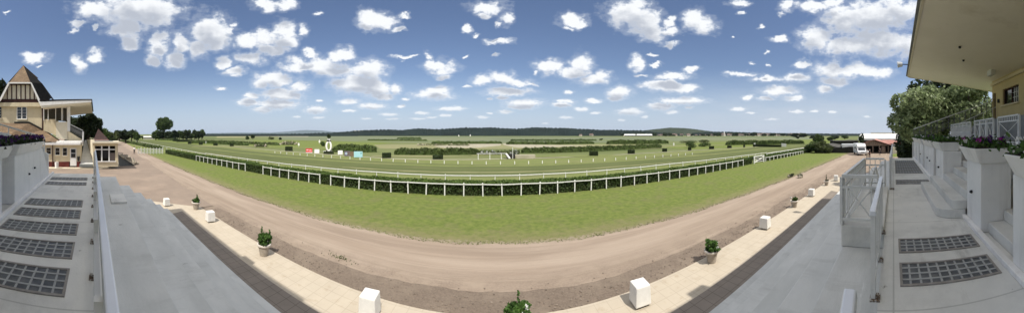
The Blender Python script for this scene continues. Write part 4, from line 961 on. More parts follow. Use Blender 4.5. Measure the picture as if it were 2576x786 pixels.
def xpanel(root, A, B, z0, z1, w=.045, cross=True, bal=None, bm=None, fr=True, band=.16):
    "framed railing panel from A to B with a band of slats on top and a cross of St Andrew below"
    bm = bm or steel; A = Vector((*A, 0)); B = Vector((*B, 0)); d = (B - A).normalized(); Z = lambda p, z: Vector((p.x, p.y, z))
    b = MB()
    b.bar(Z(A, z0), Z(A, z1), w, w); b.bar(Z(B, z0), Z(B, z1), w, w)
    b.bar(Z(A + d * w / 2, z1 + .02), Z(B - d * w / 2, z1 + .02), w * 1.3, .05); b.build('frame', bm, root)
    b = MB(); a2 = A + d * w * .55; b2 = B - d * w * .55
    b.bar(Z(a2, z1 - band), Z(b2, z1 - band), w * .8, .04); b.build('mid_rail', bm, root); b = MB(); b.bar(Z(a2, z0 + .10), Z(b2, z0 + .10), w * .8, .04); b.build('bottom_rail', bm, root)
    n = max(2, int((B - A).length / .14))
    for i in range(1, n): p = A + (B - A) * i / n; b = MB(); b.bar(Z(p, z1 - band + .022), Z(p, z1 - .007), .02, .02); b.build('slat', bm, root)
    if cross:
        b = MB(); u = A + d * .12; v = B - d * .12
        b.bar(Z(u, z0 + .12), Z(u, z1 - band - .022), .022, .022); b.bar(Z(v, z0 + .12), Z(v, z1 - band - .022), .022, .022)
        b.bar(Z(u, z0 + .13), Z(v, z1 - band - .03), .022, .018); o2 = Vector((d.y, -d.x, 0)) * .012
        b.bar(Z(u, z1 - band - .03) + o2, Z(v, z0 + .13) + o2, .022, .018); b.build('cross_bars', bm, root)
t = thing('bay_railing', 'grey railing with crossed bars standing around the jutting bay at the right', 'railing', (4.1, .5, ZF))
# near side run from the stair opening to the bay
b = MB(); b.hexa([(2.42, .165, 4.215), (4.14, .165, 4.265), (4.14, .235, 4.265), (2.42, .235, 4.215), (2.42, .17, 4.265), (4.14, .17, 4.315), (4.14, .23, 4.315), (2.42, .23, 4.265)])
b.build('top_rail', MATS['bright_rail_paint'], t, bevel=.008)
for x in (2.46, 3.2, 4.1): uprights(t, (x, .20), ZF, 4.215 + (x - 2.42) * .029, .045)
for x in (2.62, 2.8, 3.0, 3.4, 3.6, 3.8, 3.95): b = MB(); b.bar((x, .2, 3.5), (x, .2, 4.215 + (x - 2.42) * .029), .018, .018); b.build('baluster', steel, t)
b = MB(); b.bar((2.49, .2, 3.5), (4.07, .2, 3.5), .03, .03); b.build('bottom_rail', steel, t)
xpanel(t, (4.12, .24), (4.12, .86), 3.50, 4.29)
xpanel(t, (4.16, .84), (7.25, .84), 3.50, 4.27, cross=False)
for i in range(1, 16): x = 4.16 + i * 3.09 / 16; b = MB(); b.bar((x, .84, 3.62), (x, .84, 4.09), .022, .022); b.build('baluster', steel, t)
xpanel(t, (7.28, .82), (7.28, .24), 3.50, 4.27)
t = thing('walkway_railing', 'grey railing edging the far right walkway beyond the bay', 'railing', (7.4, .1, ZF))
xpanel(t, (7.4, .10), (11.0, .09), ZF, 4.29, cross=False); xpanel(t, (11.06, .09), (16.9, .08), ZF, 4.32, cross=False)
for i in range(1, 60): x = 7.4 + i * 9.5 / 60; b = MB(); b.bar((x, .09, 3.52), (x, .09, 4.11), .02, .02); b.build('baluster', steel, t)
b = MB(); b.box(7.32, 7.46, -.02, .12, ZF, ZF + .03); b.build('foot', rusty, t)
t = thing('folding_sign', 'small white folding sign leaning inside the bay railing', 'folding sign', (6.6, .5, 3.5))
b = MB(); b.prism([(6.4, .32, 3.505), (6.9, .32, 3.505), (6.9, .46, 4.1), (6.4, .46, 4.1)], (0, .02, 0)); b.prism([(6.4, .62, 3.505), (6.9, .62, 3.505), (6.9, .485, 4.1), (6.4, .485, 4.1)], (0, .02, 0)); b.build('panels', white, t)
b = MB(); b.box(6.45, 6.85, .455, .50, 4.1, 4.14); b.build('hinge', steel, t)

# balustrades above the right pillars
for (x0, x1, lab, cr) in ((7.3, 9.1, 'white balustrade with crossed bars nearest the viewer above the right planters', True), (9.5, 12.0, 'wide white balustrade in the middle above the right planters', True), (12.6, 17.2, 'white lattice balustrade farthest from the viewer above the right planters', False)):
    t = thing('balustrade', lab, 'balustrade', (x0, -3.95, 4.6))
    n = 1 if x1 - x0 < 2 else 3 if cr else 6
    for i in range(n):
        a = x0 + (x1 - x0) * i / n; c = x0 + (x1 - x0) * (i + 1) / n - .05
        xpanel(t, (a, -3.95), (c, -3.95), 4.62, 5.62, w=.06, cross=cr, bm=white)
        if not cr:
            b = MB(); b.bar((a + .1, -3.95, 5.1), (c - .1, -3.95, 5.1), .04, .05)
            for k in range(1, 4): xx = a + (c - a) * k / 4; b.bar((xx, -3.95, 4.74), (xx, -3.95, 5.42), .05, .05)
            b.build('lattice', white, t)
# sloping end railings
def sloped(P, Q, label, h=.9, m=steel, dens=14, mesh_=True):
    t = thing('sloping_railing', label, 'railing', tuple(P)); P = Vector(P); Q = Vector(Q); up = Vector((0, 0, h))
    b = MB(); b.bar(P + up, Q + up, .07, .07); b.build('top_rail', steel, t)
    b = MB(); b.bar(P + up * .55, Q + up * .55, .03, .03); b.build('middle_rail', m, t); b = MB(); b.bar(P + up * .12, Q + up * .12, .03, .03); b.build('bottom_rail', m, t)
    for i in range(dens + 1): p = P + (Q - P) * i / dens; b = MB(); b.bar(p, p + up, .04, .04); b.build('post', m, t)
    if mesh_:
        k = dens * 5
        for i in range(k):
            p = P + (Q - P) * (i + .5) / k; b = MB(); b.bar(p + up * .14, p + up * .93, .012, .012); b.build('baluster', m, t)
    return t
sloped((17.55, -1.4, 4.45), (17.55, -7.15, 6.55), 'dark sloping railing climbing to the club room at the right end', m=mat('aged_rail', (.10, .10, .095), (.20, .20, .19), scale=7, rough=.6))
sloped((-10.17, -2.1, 4.0), (-10.17, -6.0, 5.15), 'white sloping stair railing at the left end of the terrace', h=.85, m=white, dens=5, mesh_=False)
t = thing('stair_railing', 'thin grey stair railing behind the upper balustrades', 'railing', (16.6, -5, 5))
b = MB(); b.bar((17.2, -4.2, 5.6), (16.4, -7.0, 6.9), .04, .04); b.build('top_rail', steel, t)
for k in range(5): b = MB(); y = -4.3 - k * .62; x = 17.2 - k * .18; b.bar((x, y, 4.75), (x, y, 5.65 + k * .28), .03, .03); b.build('post', steel, t)

# planters on the pillars
def planter(X0, X1, D, label, seed, cols, dens=1.0, z=4.50, open_end=False):
    t = thing('flower_trough', label, 'planter', ((X0 + X1) / 2, D - .2, z)); g = np.random.default_rng(seed)
    b = MB(); y0, y1 = D - .5, D + .03
    b.hexa([(X0 + .07, y0 + .05, z + .022), (X1 - .07, y0 + .05, z + .022), (X1 - .07, y1, z + .022), (X0 + .07, y1, z + .022), (X0 + .0, y0 - .0, z + .27), (X1 - .0, y0 - .0, z + .27), (X1 - .0, y1 + .12, z + .27), (X0 + .0, y1 + .12, z + .27)])
    b.build('trough', white, t, bevel=.012)
    b = MB(); b.box(X0 + .03, X1 - .03, y0 + .03, y1 + .08, z + .255, z + .285); b.build('soil', soil, t)
    L = X1 - X0; n = int(380 * L * dens)
    C = np.stack([g.uniform(X0 - .02, X1 + .02, n), g.uniform(y0, y1 + .12, n), z + .28 + np.abs(g.normal(.04, .05, n)) + .04 * np.sin(g.uniform(0, 6, n))], 1)
    leaves('foliage', C, .055, leafP if cols != 'dark' else leafD, t, tint=(.5, 1.3))
    for (m, q, nm) in {'dark': ((purple, 48, 'purple_flowers'), (petalw, 2, 'white_flowers'), (magenta, 3, 'pink_flowers')), 'mix': ((petalw, 14, 'white_flowers'), (purple, 12, 'purple_flowers'), (magenta, 16, 'pink_flowers')), 'far': ((petalw, 5, 'white_flowers'), (purple, 8, 'purple_flowers')), 'wp': ((petalw, 20, 'white_flowers'), (magenta, 4, 'pink_flowers'))}[cols]:
        pts = []
        for k in range(max(1, int(q * L * .55 * dens))):
            c = np.array([g.uniform(X0, X1), g.uniform(y0 + .05, y1 + .12), z + .33 + g.uniform(0, .13)]); e = g.normal(size=(16, 3)); e /= np.linalg.norm(e, axis=1)[:, None]; pts.append(c + e * .035)
        leaves(nm, np.concatenate(pts), .045, m, t, aspect=1.1, tint=(.8, 1.2))
planter(-8.05, -5.35, WL, 'long trough of purple and white flowers on the left wall', 1, 'dark')
planter(-4.95, -3.2, WL, 'trough of dark purple flowers at the left edge of the picture', 2, 'dark')
planter(1.4, 2.68, WR, 'trough of white and pink flowers on the nearest right pillar', 3, 'wp')
planter(3.75, 4.68, WR, 'trough with pink, purple and white flowers on the second right pillar', 4, 'mix', 1.4)
planter(6.95, 8.2, WR, 'trough with dark green plants on the pillar right behind the curved steps', 5, 'far')
planter(8.65, 11.35, WR, 'long trough of small white flowers on the wide right pillar', 6, 'far')
planter(11.85, 13.45, WR, 'trough of dark plants third from the far end of the right wall', 7, 'far', .6)
planter(13.85, 15.35, WR, 'trough of dark plants second from the far end of the right wall', 8, 'far', .6)
planter(15.75, 16.98, WR, 'trough of dark plants at the far end of the right wall', 9, 'far', .6)

# ================================================================== blocks and pots on the pavement
proto = None
cubes = [((419, 519), .49, 'white stone block farthest left, at the left end of the pavement'), ((529, 558.5), .56, 'second white stone block from the left, right of the small potted cactus-like plant'), (None, .6, 'largest white stone block at the bottom left of the middle'),
         ((1610, 767), .6, 'large white stone block at the bottom right of the middle'), ((1925, 576), .58, 'white stone block between two right hand pots'), ((2041.5, 494.5), .56, 'small white stone block beyond the second right pot'), ((2103, 455.5), .56, 'smallest white stone block near the far end of the pavement')]
for i, (px_, s, lab) in enumerate(cubes):
    loc = Vector((-3.28, 6.1, .05)) if px_ is None else gp(*px_); loc.z = .05
    if proto is None:
        proto = thing('stone_block', lab, 'stone block', loc, group='white stone blocks along the pavement')
        b = MB(); s0 = .5; b.hexa([(-s0 * .52, -s0 * .52, .05), (s0 * .52, -s0 * .52, .05), (s0 * .52, s0 * .52, .05), (-s0 * .52, s0 * .52, .05), (-s0 * .47, -s0 * .47, .56), (s0 * .47, -s0 * .47, .56), (s0 * .47, s0 * .47, .56), (-s0 * .47, s0 * .47, .56)])
        b.build('body', cubem, proto, bevel=.03, world=False)
        b = MB(); b.box(-.2, .2, -.2, .2, 0, .049); b.build('foot', darkwall, proto, world=False)
        o = proto
    else: o = dup(proto, loc, label=lab)
    o.location = loc; o.rotation_euler = (0, 0, (.05, -.08, .12, -.1, .06, -.05, .1)[i]); o.scale = (s / .5 * .80, s / .5 * .80, s / .5 * .92)
pots = [((493, 527.5), 1.0, 'potted spiky plant at the left end of the pavement', 1), ((664, 644), 1.0, 'clay pot with an upright leafy plant between the left blocks', 2), (None, .80, 'potted plant with white flowers and a tall spike at the bottom middle', 3),
        ((1790, 661), 1.0, 'clay pot with dark plant and white flowers on the right pavement', 4), ((1998, 522), .95, 'clay pot with a round clipped plant farther along the right pavement', 5), ((2079, 467), .9, 'farthest pot on the right with one tall spike', 6)]
def pot_mesh(t, k):
    b = MB(); b.lathe([(.0, .0), (.145, 0), (.155, .02), (.215, .36), (.0, .36)], n=24); b.build('pot', pot, t, smooth=False, world=False)
    b = MB(); b.lathe([(.215, .352), (.245, .355), (.262, .385), (.26, .425), (.22, .43), (.205, .40), (.10, .395)], n=24); b.build('rim', potin, t, world=False, smooth=False)
    b = MB(); b.lathe([(.0, .40), (.2, .40), (.19, .415), (.0, .42)], n=16); b.build('soil', soil, t, world=False)
    g = np.random.default_rng(k + 40)
    if k == 1: leaves('foliage', crown_pts((0, 0, .52), (.22, .22, .10), 500, 8, .6, seed=k), .06, leafP, t, world=False)
    elif k == 2: leaves('foliage', crown_pts((0, 0, .58), (.34, .34, .26), 1100, 13, .34, seed=k), .06, leafP, t, world=False)
    elif k == 3: leaves('foliage', crown_pts((0, 0, .54), (.50, .40, .24), 2000, 22, .32, seed=k), .055, leafP, t, world=False)
    elif k == 4: leaves('foliage', crown_pts((0, 0, .54), (.42, .36, .22), 1300, 16, .33, seed=k), .055, leafP, t, world=False)
    elif k == 5: leaves('foliage', crown_pts((-.05, 0, .52), (.20, .20, .15), 1200, 9, .6, seed=k), .05, leafA, t, world=False)
    else: leaves('foliage', crown_pts((0, 0, .46), (.2, .2, .08), 500, 9, .6, seed=k), .05, leafD, t, world=False)
    spikes = {1: ((.10, .0, .45), (.17, .02, .30), (.02, .0, .25)), 2: ((-.08, 0, .62), (.2, .05, .5)), 3: ((.02, 0, .70), (-.15, 0, .48)), 4: (), 5: (), 6: ((.02, 0, .62),)}[k]
    if spikes:
        P = []
        for (x, y, h) in spikes:
            for i in range(90):
                u = g.random(); a = g.uniform(0, 6.3); rr = .035 * (1 - u) + .012; P.append((x + rr * math.cos(a), y + rr * math.sin(a), .42 + u * h))
        leaves('flower_spikes', P, .045, leafP if k != 6 else leafD, t, aspect=2, world=False, up=.7)
    if k in (3, 4, 5):
        pts = []
        for q in range({3: 9, 4: 7, 5: 2}[k]):
            a = g.uniform(-3.1, 0.2); c = np.array([.24 * math.cos(a) * (1.2 if k == 3 else 1), .24 * math.sin(a), .50 + g.uniform(0, .12)]); e = g.normal(size=(14, 3)); e /= np.linalg.norm(e, axis=1)[:, None]; pts.append(c + e * .04)
        leaves('white_flowers', np.concatenate(pts), .05, petalw, t, aspect=1.1, world=False, tint=(.9, 1.1))
for (px_, s, lab, k) in pots:
    loc = Vector((.58, 6.38, .05)) if px_ is None else gp(*px_); loc.z = .05
    t = thing('potted_plant', lab, 'potted plant', loc, .3 * k, 'potted plants along the pavement'); t.scale = (s * 1.12,) * 3; pot_mesh(t, k)
# two half sunk rocks with plants on the lawn edge
for (x, y, lab, sd_) in ((1990, 444.5, 'left one of the two pale rocks on the lawn edge at the right', 3), (2014, 447, 'right one of the two pale rocks on the lawn edge, bigger and darker', 5)):
    p = gp(x, y); t = thing('rock_group', lab, 'rock', (p.x, p.y, 0)); r = random.Random(sd_)
    for i in range(5): MB().lump((p.x + r.uniform(-.28, .28), p.y + r.uniform(-.2, .2), .1), r.uniform(.12, .24), 8, 6, .3, i + sd_).build('stone', rockm, t)
    leaves('foliage', crown_pts((p.x, p.y, .25), (.45, .35, .3), 260, 8, .4, seed=sd_), .08, leafD, t)
# small tuft of weeds on the gravel
p = gp(852, 648); w_ = leaves('weed_patch', np.stack([p.x + RNG.normal(0, .30, 70), p.y + RNG.normal(0, .12, 70), .02 + RNG.random(70) * .03], 1), .035, leafR, aspect=2.5, up=.5); w_['kind'] = 'stuff'
# ================================================================== LEFT: the half-timbered stand
X0 = -37.5; X1 = -41.5
hs = thing('stand_house', 'cream house with a steep brown tiled roof and half-timbered gable', 'house', (X1, -8, 0))
def q(x, y, X=X1): return vx(x, y, X)
def pslab(name, pts, X, d, m, parent=hs, bevel=0): # picture outline on the plane X, d metres thick towards the back
    b = MB(); b.prism([q(x, y, X) for x, y in pts], (-d, 0, 0)); return b.build(name, m, parent, bevel=bevel)
base1 = CY + H * F / 41.5
pslab('wall', [(-12, 268), (104, 268), (107.5, 326), (107.5, 418), (-12, 425)], X1, 8, cream)
# gable with timber framing
pslab('gable_wall', [(4, 250), (26, 210.5), (76, 210.5), (101, 250)], X1 + .02, 8, cream2)
for (x, yt) in ((18.2, 224), (29.3, 212), (41, 212), (52.4, 212), (63.5, 212), (75.2, 212), (86, 226)):
    pslab('timber', [(x - 1.3, yt), (x + 1.3, yt), (x + 1.3, 250), (x - 1.3, 250)], X1 + .10, .078, timber)
pslab('timber', [(26, 210.5), (76, 210.5), (77, 213.5), (25, 213.5)], X1 + .13, .1, timber)
pslab('timber_beam', [(-6, 249), (99, 249), (100, 257.5), (-6, 257.5)], X1 + .16, .14, timber)
pslab('cornice', [(-12, 257.8), (101, 257.8), (104, 268), (-12, 268)], X1 + .45, .44, cream)
# roof: front hip, near slope (its shade put into black tiles), far slope
ap = q(59, 163.6, X1 - 3.0); e1 = q(24, 206.5, X1 + .7); e2 = q(76.5, 206.5, X1 + .7)
b = MB(); b.quad(ap, e1, e2); b.quad(ap + Vector((-.1, 0, -.2)), e1 + Vector((-.1, 0, -.15)), e2 + Vector((-.1, 0, -.15))); b.build('front_hip', tileb, hs)
k1 = q(103.5, 265, X1 + .7); back = -11
apb = ap + Vector((back, .2, 0)); 
m1 = q(76.5, 206.5, X1 + .7); m1b = m1 + Vector((back, 0, 0)); k1b = k1 + Vector((back, 0, 0))
B1 = q(107, 210.5, -44.0); B2 = q(128.6, 247, -45.0)
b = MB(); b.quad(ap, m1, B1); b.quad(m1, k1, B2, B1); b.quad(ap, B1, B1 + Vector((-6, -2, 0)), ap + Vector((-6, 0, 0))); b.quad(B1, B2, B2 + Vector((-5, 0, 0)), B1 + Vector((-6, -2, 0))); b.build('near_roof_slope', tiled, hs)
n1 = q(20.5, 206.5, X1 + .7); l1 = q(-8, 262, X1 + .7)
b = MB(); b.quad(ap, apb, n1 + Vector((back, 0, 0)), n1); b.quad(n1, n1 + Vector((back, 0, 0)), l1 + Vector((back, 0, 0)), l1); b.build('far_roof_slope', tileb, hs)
pslab('bargeboard', [(76, 207.6), (79.5, 207.6), (106, 262.5), (118, 265.5), (118, 269), (101.5, 266)], X1 + .85, .14, white)
pslab('bargeboard', [(20.7, 206.4), (78, 206.4), (77, 209.8), (22, 209.8)], X1 + .88, .14, white)
pslab('bargeboard', [(20.7, 206.8), (24.5, 208.5), (3, 251), (-8, 262), (-8, 257), (0, 246)], X1 + .85, .14, white)
def hwin(x0, x1, y0, y1, X, parent, mull=1, bars=3, frame=white, sill=True, dk=winglass):
    w = pslab('window', [(x0, y0), (x1, y0), (x1, y1), (x0, y1)], X + .03, .04, dk, parent)
    b = MB(); t = (x1 - x0) * .07
    for (a, c, d_, e_) in ((x0 - t, x0, y0, y1), (x1, x1 + t, y0, y1), (x0 - t, x1 + t, y0 - t, y0), (x0 - t, x1 + t, y1, y1 + t)):
        b.prism([q(a, d_, X + .07), q(c, d_, X + .07), q(c, e_, X + .07), q(a, e_, X + .07)], (-.06, 0, 0))
    for i in range(mull): xm = x0 + (x1 - x0) * (i + 1) / (mull + 1); b.prism([q(xm - t * .7, y0, X + .06), q(xm + t * .7, y0, X + .06), q(xm + t * .7, y1, X + .06), q(xm - t * .7, y1, X + .06)], (-.028, 0, 0))
    b.build('frame', frame, w)
    b = MB()
    for i in range(bars): ym = y0 + (y1 - y0) * (i + 1) / (bars + 1); b.prism([q(x0, ym - .35, X + .05), q(x1, ym - .35, X + .05), q(x1, ym + .35, X + .05), q(x0, ym + .35, X + .05)], (-.018, 0, 0))
    if bars: b.build('glazing_bars', hwall, w)
    if sill: b = MB(); b.prism([q(x0 - 2, y1 + t, X + .2), q(x1 + 2, y1 + t, X + .2), q(x1 + 2, y1 + t + 1.6, X + .2), q(x0 - 2, y1 + t + 1.6, X + .2)], (-.2, 0, 0)); b.build('sill', cream2, w)
    return w
hwin(43.5, 66, 269.5, 298, X1, hs, 1, 3)
hwin(-8, 2.5, 268.8, 296, X1, hs, 0, 3, frame=black)
# lean-to roof over the ground floor
A = [q(30, 309, X1 + .05), q(75, 309, X1 + .05), q(108, 326.5, X1 + .05), q(152, 355, X1 + .05)]
Bp = [q(-8, 356.5, X0 + .15), q(112, 356.5, X0 + .15), q(150, 355.5, X0 + .15)]
b = MB(); b.quad(q(-8, 309, X1 + .05), A[1], A[2], A[3], Bp[2], Bp[1], Bp[0]); b.build('lean_to_roof', tileb, hs)
b = MB(); b.bar(q(36, 307.6, X1 + .12), q(74, 307.6, X1 + .12), .2, .25); b.bar(q(74, 307.8, X1 + .12), q(108, 326, X1 + .12), .2, .25); b.bar(q(108, 326, X1 + .12), q(150, 354.2, X1 + .12), .2, .25); b.build('flashing', darkwall, hs)
# glazed club room with wall beneath
pslab('club_wall', [(109.6, 299.5), (140.5, 299.5), (140.5, 340), (171, 352), (171, 352), (109.6, 328)], X1 + .6, 3, cream)
pslab('club_wall', [(140.6, 306), (170, 306), (170, 352), (140.6, 345)], X1 + 1.2, .58, cream2)
pslab('club_glazing', [(109.6, 268), (172, 262), (172, 306), (109.6, 299.5)], X1 + .55, .1, winglass)
b = MB()
for x in (110, 121, 140, 155, 157.5, 169): b.prism([q(x - .8, 266, X1 + .72), q(x + .8, 266, X1 + .72), q(x + .8, 303, X1 + .72), q(x - .8, 303, X1 + .72)], (-.1, 0, 0))
b.prism([q(109, 268, X1 + .75), q(172, 268, X1 + .75), q(172, 271, X1 + .75), q(109, 271, X1 + .75)], (-.1, 0, 0))
b.build('window_posts', white, hs)
pslab('column', [(169.5, 258), (176.5, 258), (176.5, 330), (169.5, 330)], X1 + 1.3, .3, white)
pslab('corner_pipe', [(105.5, 268), (108.8, 268), (108.8, 328), (105.5, 328)], X1 + .3, .2, timber)
# big flat canopy roof
c0 = vx(104, 257, -38.2); c1 = vx(228.5, 250.5, -38.2)
b = MB(); yA, yB = c0.y, c1.y
b.hexa([(-38.2, yA, 9.05), (-38.2, yB, 9.75), (-58, yB, 9.75), (-58, yA, 9.05), (-38.2, yA, 10.0), (-38.2, yB, 10.1), (-58, yB, 10.1), (-58, yA, 10.0)]); b.build('canopy', soffit, hs)
b = MB(); b.hexa([(-38.05, yA, 9.35), (-38.05, yB + .1, 9.8), (-38.19, yB + .1, 9.8), (-38.19, yA, 9.35), (-38.05, yA, 9.98), (-38.05, yB + .1, 10.12), (-38.19, yB + .1, 10.12), (-38.19, yA, 9.98)]); b.build('canopy_fascia', white, hs)
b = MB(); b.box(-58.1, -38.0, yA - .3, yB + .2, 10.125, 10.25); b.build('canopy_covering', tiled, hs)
# sloping stair flank with dark railing
pslab('stair_flank', [(171.2, 329), (207, 351), (207, 363), (171.2, 352)], X1 + 1.5, .4, cream)
t = thing('stair_railing', 'dark lattice stair railing on the side of the cream house', 'railing', tuple(q(190, 330, X1 + 1.5)))
b = MB()
for i in range(15):
    x = 177 + i * 2.2; yt = 312.5 + i * 1.05 * 1.0; yb = 331 + i * 1.15
    b.bar(q(x, yt, X1 + 1.5), q(x, yb, X1 + 1.5), .06, .06)
    if i < 14: b.bar(q(x, yt + 4, X1 + 1.52), q(x + 2.2, yb - 3, X1 + 1.52), .05, .05); b.bar(q(x, yb - 3, X1 + 1.54), q(x + 2.2, yt + 5, X1 + 1.54), .05, .05)
b.build('bars', MATS['aged_rail'], t)
b = MB(); b.bar(q(176, 312, X1 + 1.5), q(209, 328, X1 + 1.5), .1, .1); b.build('handrail', steel, t)
pslab('stair_post', [(207.2, 329), (211, 331), (209.5, 366), (205.8, 366)], X1 + 2.0, .3, white)
# ground floor annex
base0 = CY + H * F / 37.5
pslab('annex_wall', [(60, 364), (203, 364), (203, 406), (60, 406)], X0, 3.9, cream)
pslab('annex_plinth', [(60, 406), (174, 406), (174, 422), (60, 424)], X0 + .03, 3.9, maroon)
pslab('annex_plinth', [(192.5, 406), (203, 406), (203, 421), (192.5, 421)], X0 + .03, 3.9, maroon)
pslab('annex_roof', [(60, 358.8), (202, 358.8), (202, 364), (60, 364)], X0 + .55, 4.2, white)
pslab('annex_roof', [(143, 354.2), (205.5, 354.2), (205.5, 358.6), (141, 358.6)], X0 + .2, 3.8, white)
for (a, c, d_, e_) in ((116.8, 127.6, 371.5, 386.5), (139.3, 149.7, 371.8, 389), (158.2, 168.4, 372, 390.5)): hwin(a, c, d_, e_, X0, hs, 0, 1)
dr = pslab('door', [(176.5, 372.4), (192.2, 372.4), (192.2, 416.6), (176.5, 416.6)], X0 + .06, .1, white)
pslab('door_glass', [(178.6, 374.5), (190.2, 374.5), (190.2, 396), (178.6, 396)], X0 + .075, .012, winglass, dr)
pslab('door_bar', [(178.6, 384.5), (190.2, 384.5), (190.2, 385.6), (178.6, 385.6)], X0 + .09, .012, white, dr)
pslab('downpipe', [(131.4, 359), (133.4, 359), (133.4, 420), (131.4, 420)], X0 + .16, .12, timber)
pslab('letter_box', [(194, 393.5), (201, 393.5), (199.5, 405), (195, 405)], X0 + .25, .2, black)
b = MB(); c = gp(144, 422.5); b.lathe([(.0, 0), (.24, 0), (.29, .85), (.30, .9), (.0, .9)], (c.x + .5, c.y, 0.03), 14)
tag(b.build('litter_bin', white), 'white round bin in front of the maroon plinth of the annex', 'bin')
# stair/ramp between annex and kiosk
rp = thing('outside_stair', 'broad grey outside stair between the annex and the kiosk', 'stair', (X0, 0, 0))
b = MB(); b.quad(q(213, 352, X1 - 2), q(218, 352, X1 - 2), q(235, 413, X0 + .3), q(202, 413, X0 + .3)); b.quad(q(202, 413, X0 + .3), q(235, 413, X0 + .3), q(235, 419, X0 + .3), q(202, 419, X0 + .3)); b.build('ramp', stepc, rp)
b = MB(); b.prism([q(218.3, 350, X1 - 2), q(232, 350, X0 - .2), q(238, 372, X0 - .2), q(238, 413, X0 - .2), q(235.3, 413, X0 + .3)], (0, .3, 0)); b.build('flank', cream2, rp)
pslab('lowest_step', [(199.5, 413.2), (237, 413.2), (237, 419.5), (199.5, 419.5)], X0 + 1.0, .65, leadg, rp)
# kiosk
kx = -36.2
ks = thing('kiosk', 'low cream kiosk with a wide opening and a flat white edged roof', 'kiosk', (kx, 1.2, 0))
for pts in ([(234, 360.5), (297, 360.5), (297, 366.6), (234, 366.6)], [(234, 366.6), (238.5, 366.6), (238.5, 405.8), (234, 405.8)], [(290, 366.6), (297, 366.6), (297, 405.8), (290, 405.8)], [(234, 405.8), (297, 405.8), (297, 418), (234, 419)]):
    pslab('wall', pts, kx, .3, cream, ks)
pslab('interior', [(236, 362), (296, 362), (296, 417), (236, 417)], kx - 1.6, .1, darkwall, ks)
pslab('side_wall', [(294.5, 362), (296.5, 362), (296.5, 417), (294.5, 417)], kx - .31, 3, cream, ks)
b = MB(); 
for x in (256, 274.5): b.prism([q(x - 1.6, 366.6, kx + .03), q(x + 1.6, 366.6, kx + .03), q(x + 1.6, 405.8, kx + .03), q(x - 1.6, 405.8, kx + .03)], (-.2, 0, 0))
for (a, c) in ((238.5, 254.3), (257.7, 272.8), (276.2, 290)): b.prism([q(a, 374.4, kx), q(c, 374.4, kx), q(c, 376.8, kx), q(a, 376.8, kx)], (-.12, 0, 0))
b.prism([q(237, 404.6, kx + .12), q(292, 404.6, kx + .12), q(292, 407, kx + .12), q(237, 407, kx + .12)], (-.1, 0, 0)); b.build('window_frame', white, ks)
pslab('shutter', [(257.8, 376.9), (272.6, 376.9), (272.6, 397), (257.8, 397)], kx - .12, .05, black, ks)
pslab('shutter', [(276.4, 384), (289.6, 384), (289.6, 404.5), (276.4, 404.5)], kx - .12, .05, mat('grey_brown_panel', (.16, .13, .115), rough=.8), ks)
r0 = q(232, 360.4, kx + .5); r1 = q(302, 360.4, kx + .5); zt = q(268, 355.6, kx + .5).z
b = MB(); b.box(kx - 3.6, kx + .5, r0.y, r1.y, r0.z, zt); b.build('roof', cream2, ks, bevel=.02)
b = MB(); b.box(kx - 3.3, kx + .1, r0.y + .35, r1.y - .9, zt + .002, zt + .02); b.build('roof_covering', leadg, ks)
pk = q(252, 318, kx - 4.5); b = MB(); zz = zt + .05
a1, a2 = (kx - 3.0, r0.y + .1, zz), (kx - 3.0, r0.y + 2.6, zz); a3, a4 = (kx - 7, r0.y + 2.6, zz), (kx - 7, r0.y + .1, zz); pp = (kx - 5, r0.y + .9, zz + 1.9)
b.quad(a1, a2, pp); b.quad(a2, a3, pp); b.quad(a3, a4, pp); b.quad(a4, a1, pp); b.quad(a1, a4, a3, a2); b.build('tiled_turret', mat('pink_tiles', (.21, .125, .105), (.16, .10, .085), scale=3, rough=.9), ks)
# apron in front, bank wall to the right of the kiosk
ap_ = MB(); ap_.prism([(*gp(x, y).xy, -.02) for x, y in ((118, 425), (200, 425.5), (255, 425), (290, 421.5), (312, 414), (300, 408), (120, 408))][::-1], (0, 0, .12)); struct('forecourt_apron', ap_, mat('apron_stone', (.55, .48, .36), (.48, .42, .31), scale=1, rough=.9))
bw = thing('bank_wall', 'dark sloping retaining wall with pale rocks along its crest beside the kiosk', 'retaining wall', (-36, 4, 0))
P0 = gp(299, 418); P1 = gp(336, 416)
b = MB(); b.prism([(P0.x, P0.y, 0), (P1.x, P1.y, 0), (P1.x, P1.y, .15), (P0.x - .5, P0.y, 1.75)], (-.3, .3, 0)); b.build('wall_face', mat('grey_wall', (.16, .165, .15), (.12, .12, .11), scale=2, rough=.9), bw)
b = MB(); b.bar((P0.x - .5, P0.y + .1, 1.8), (P1.x + .1, P1.y + .1, .18), .35, .12); b.build('coping', cream2, bw)
rr = random.Random(5)
for i in range(16):
    u = rr.random(); MB().lump((P0.x + (P1.x - P0.x) * u - rr.uniform(.4, 2.2), P0.y + (P1.y - P0.y) * u + rr.uniform(.3, 1.2), 1.4 * (1 - u) + .12), rr.uniform(.15, .42), 7, 5, .3, i).build('rock', rockm, bw)
b = MB(); b.prism([(P0.x - .6, P0.y + .3, 0), (P1.x - .2, P1.y + .3, 0), (P0.x - .6, P0.y + .3, 1.6)], (-2.5, 1.0, 0)); b.build('earth', yard, bw)
P2 = gp(309, 416.5); MB().box(P2.x - .2, P2.x + .1, P2.y - .5, P2.y + .2, 0.02, .9).build('end_pier', cream2, bw)

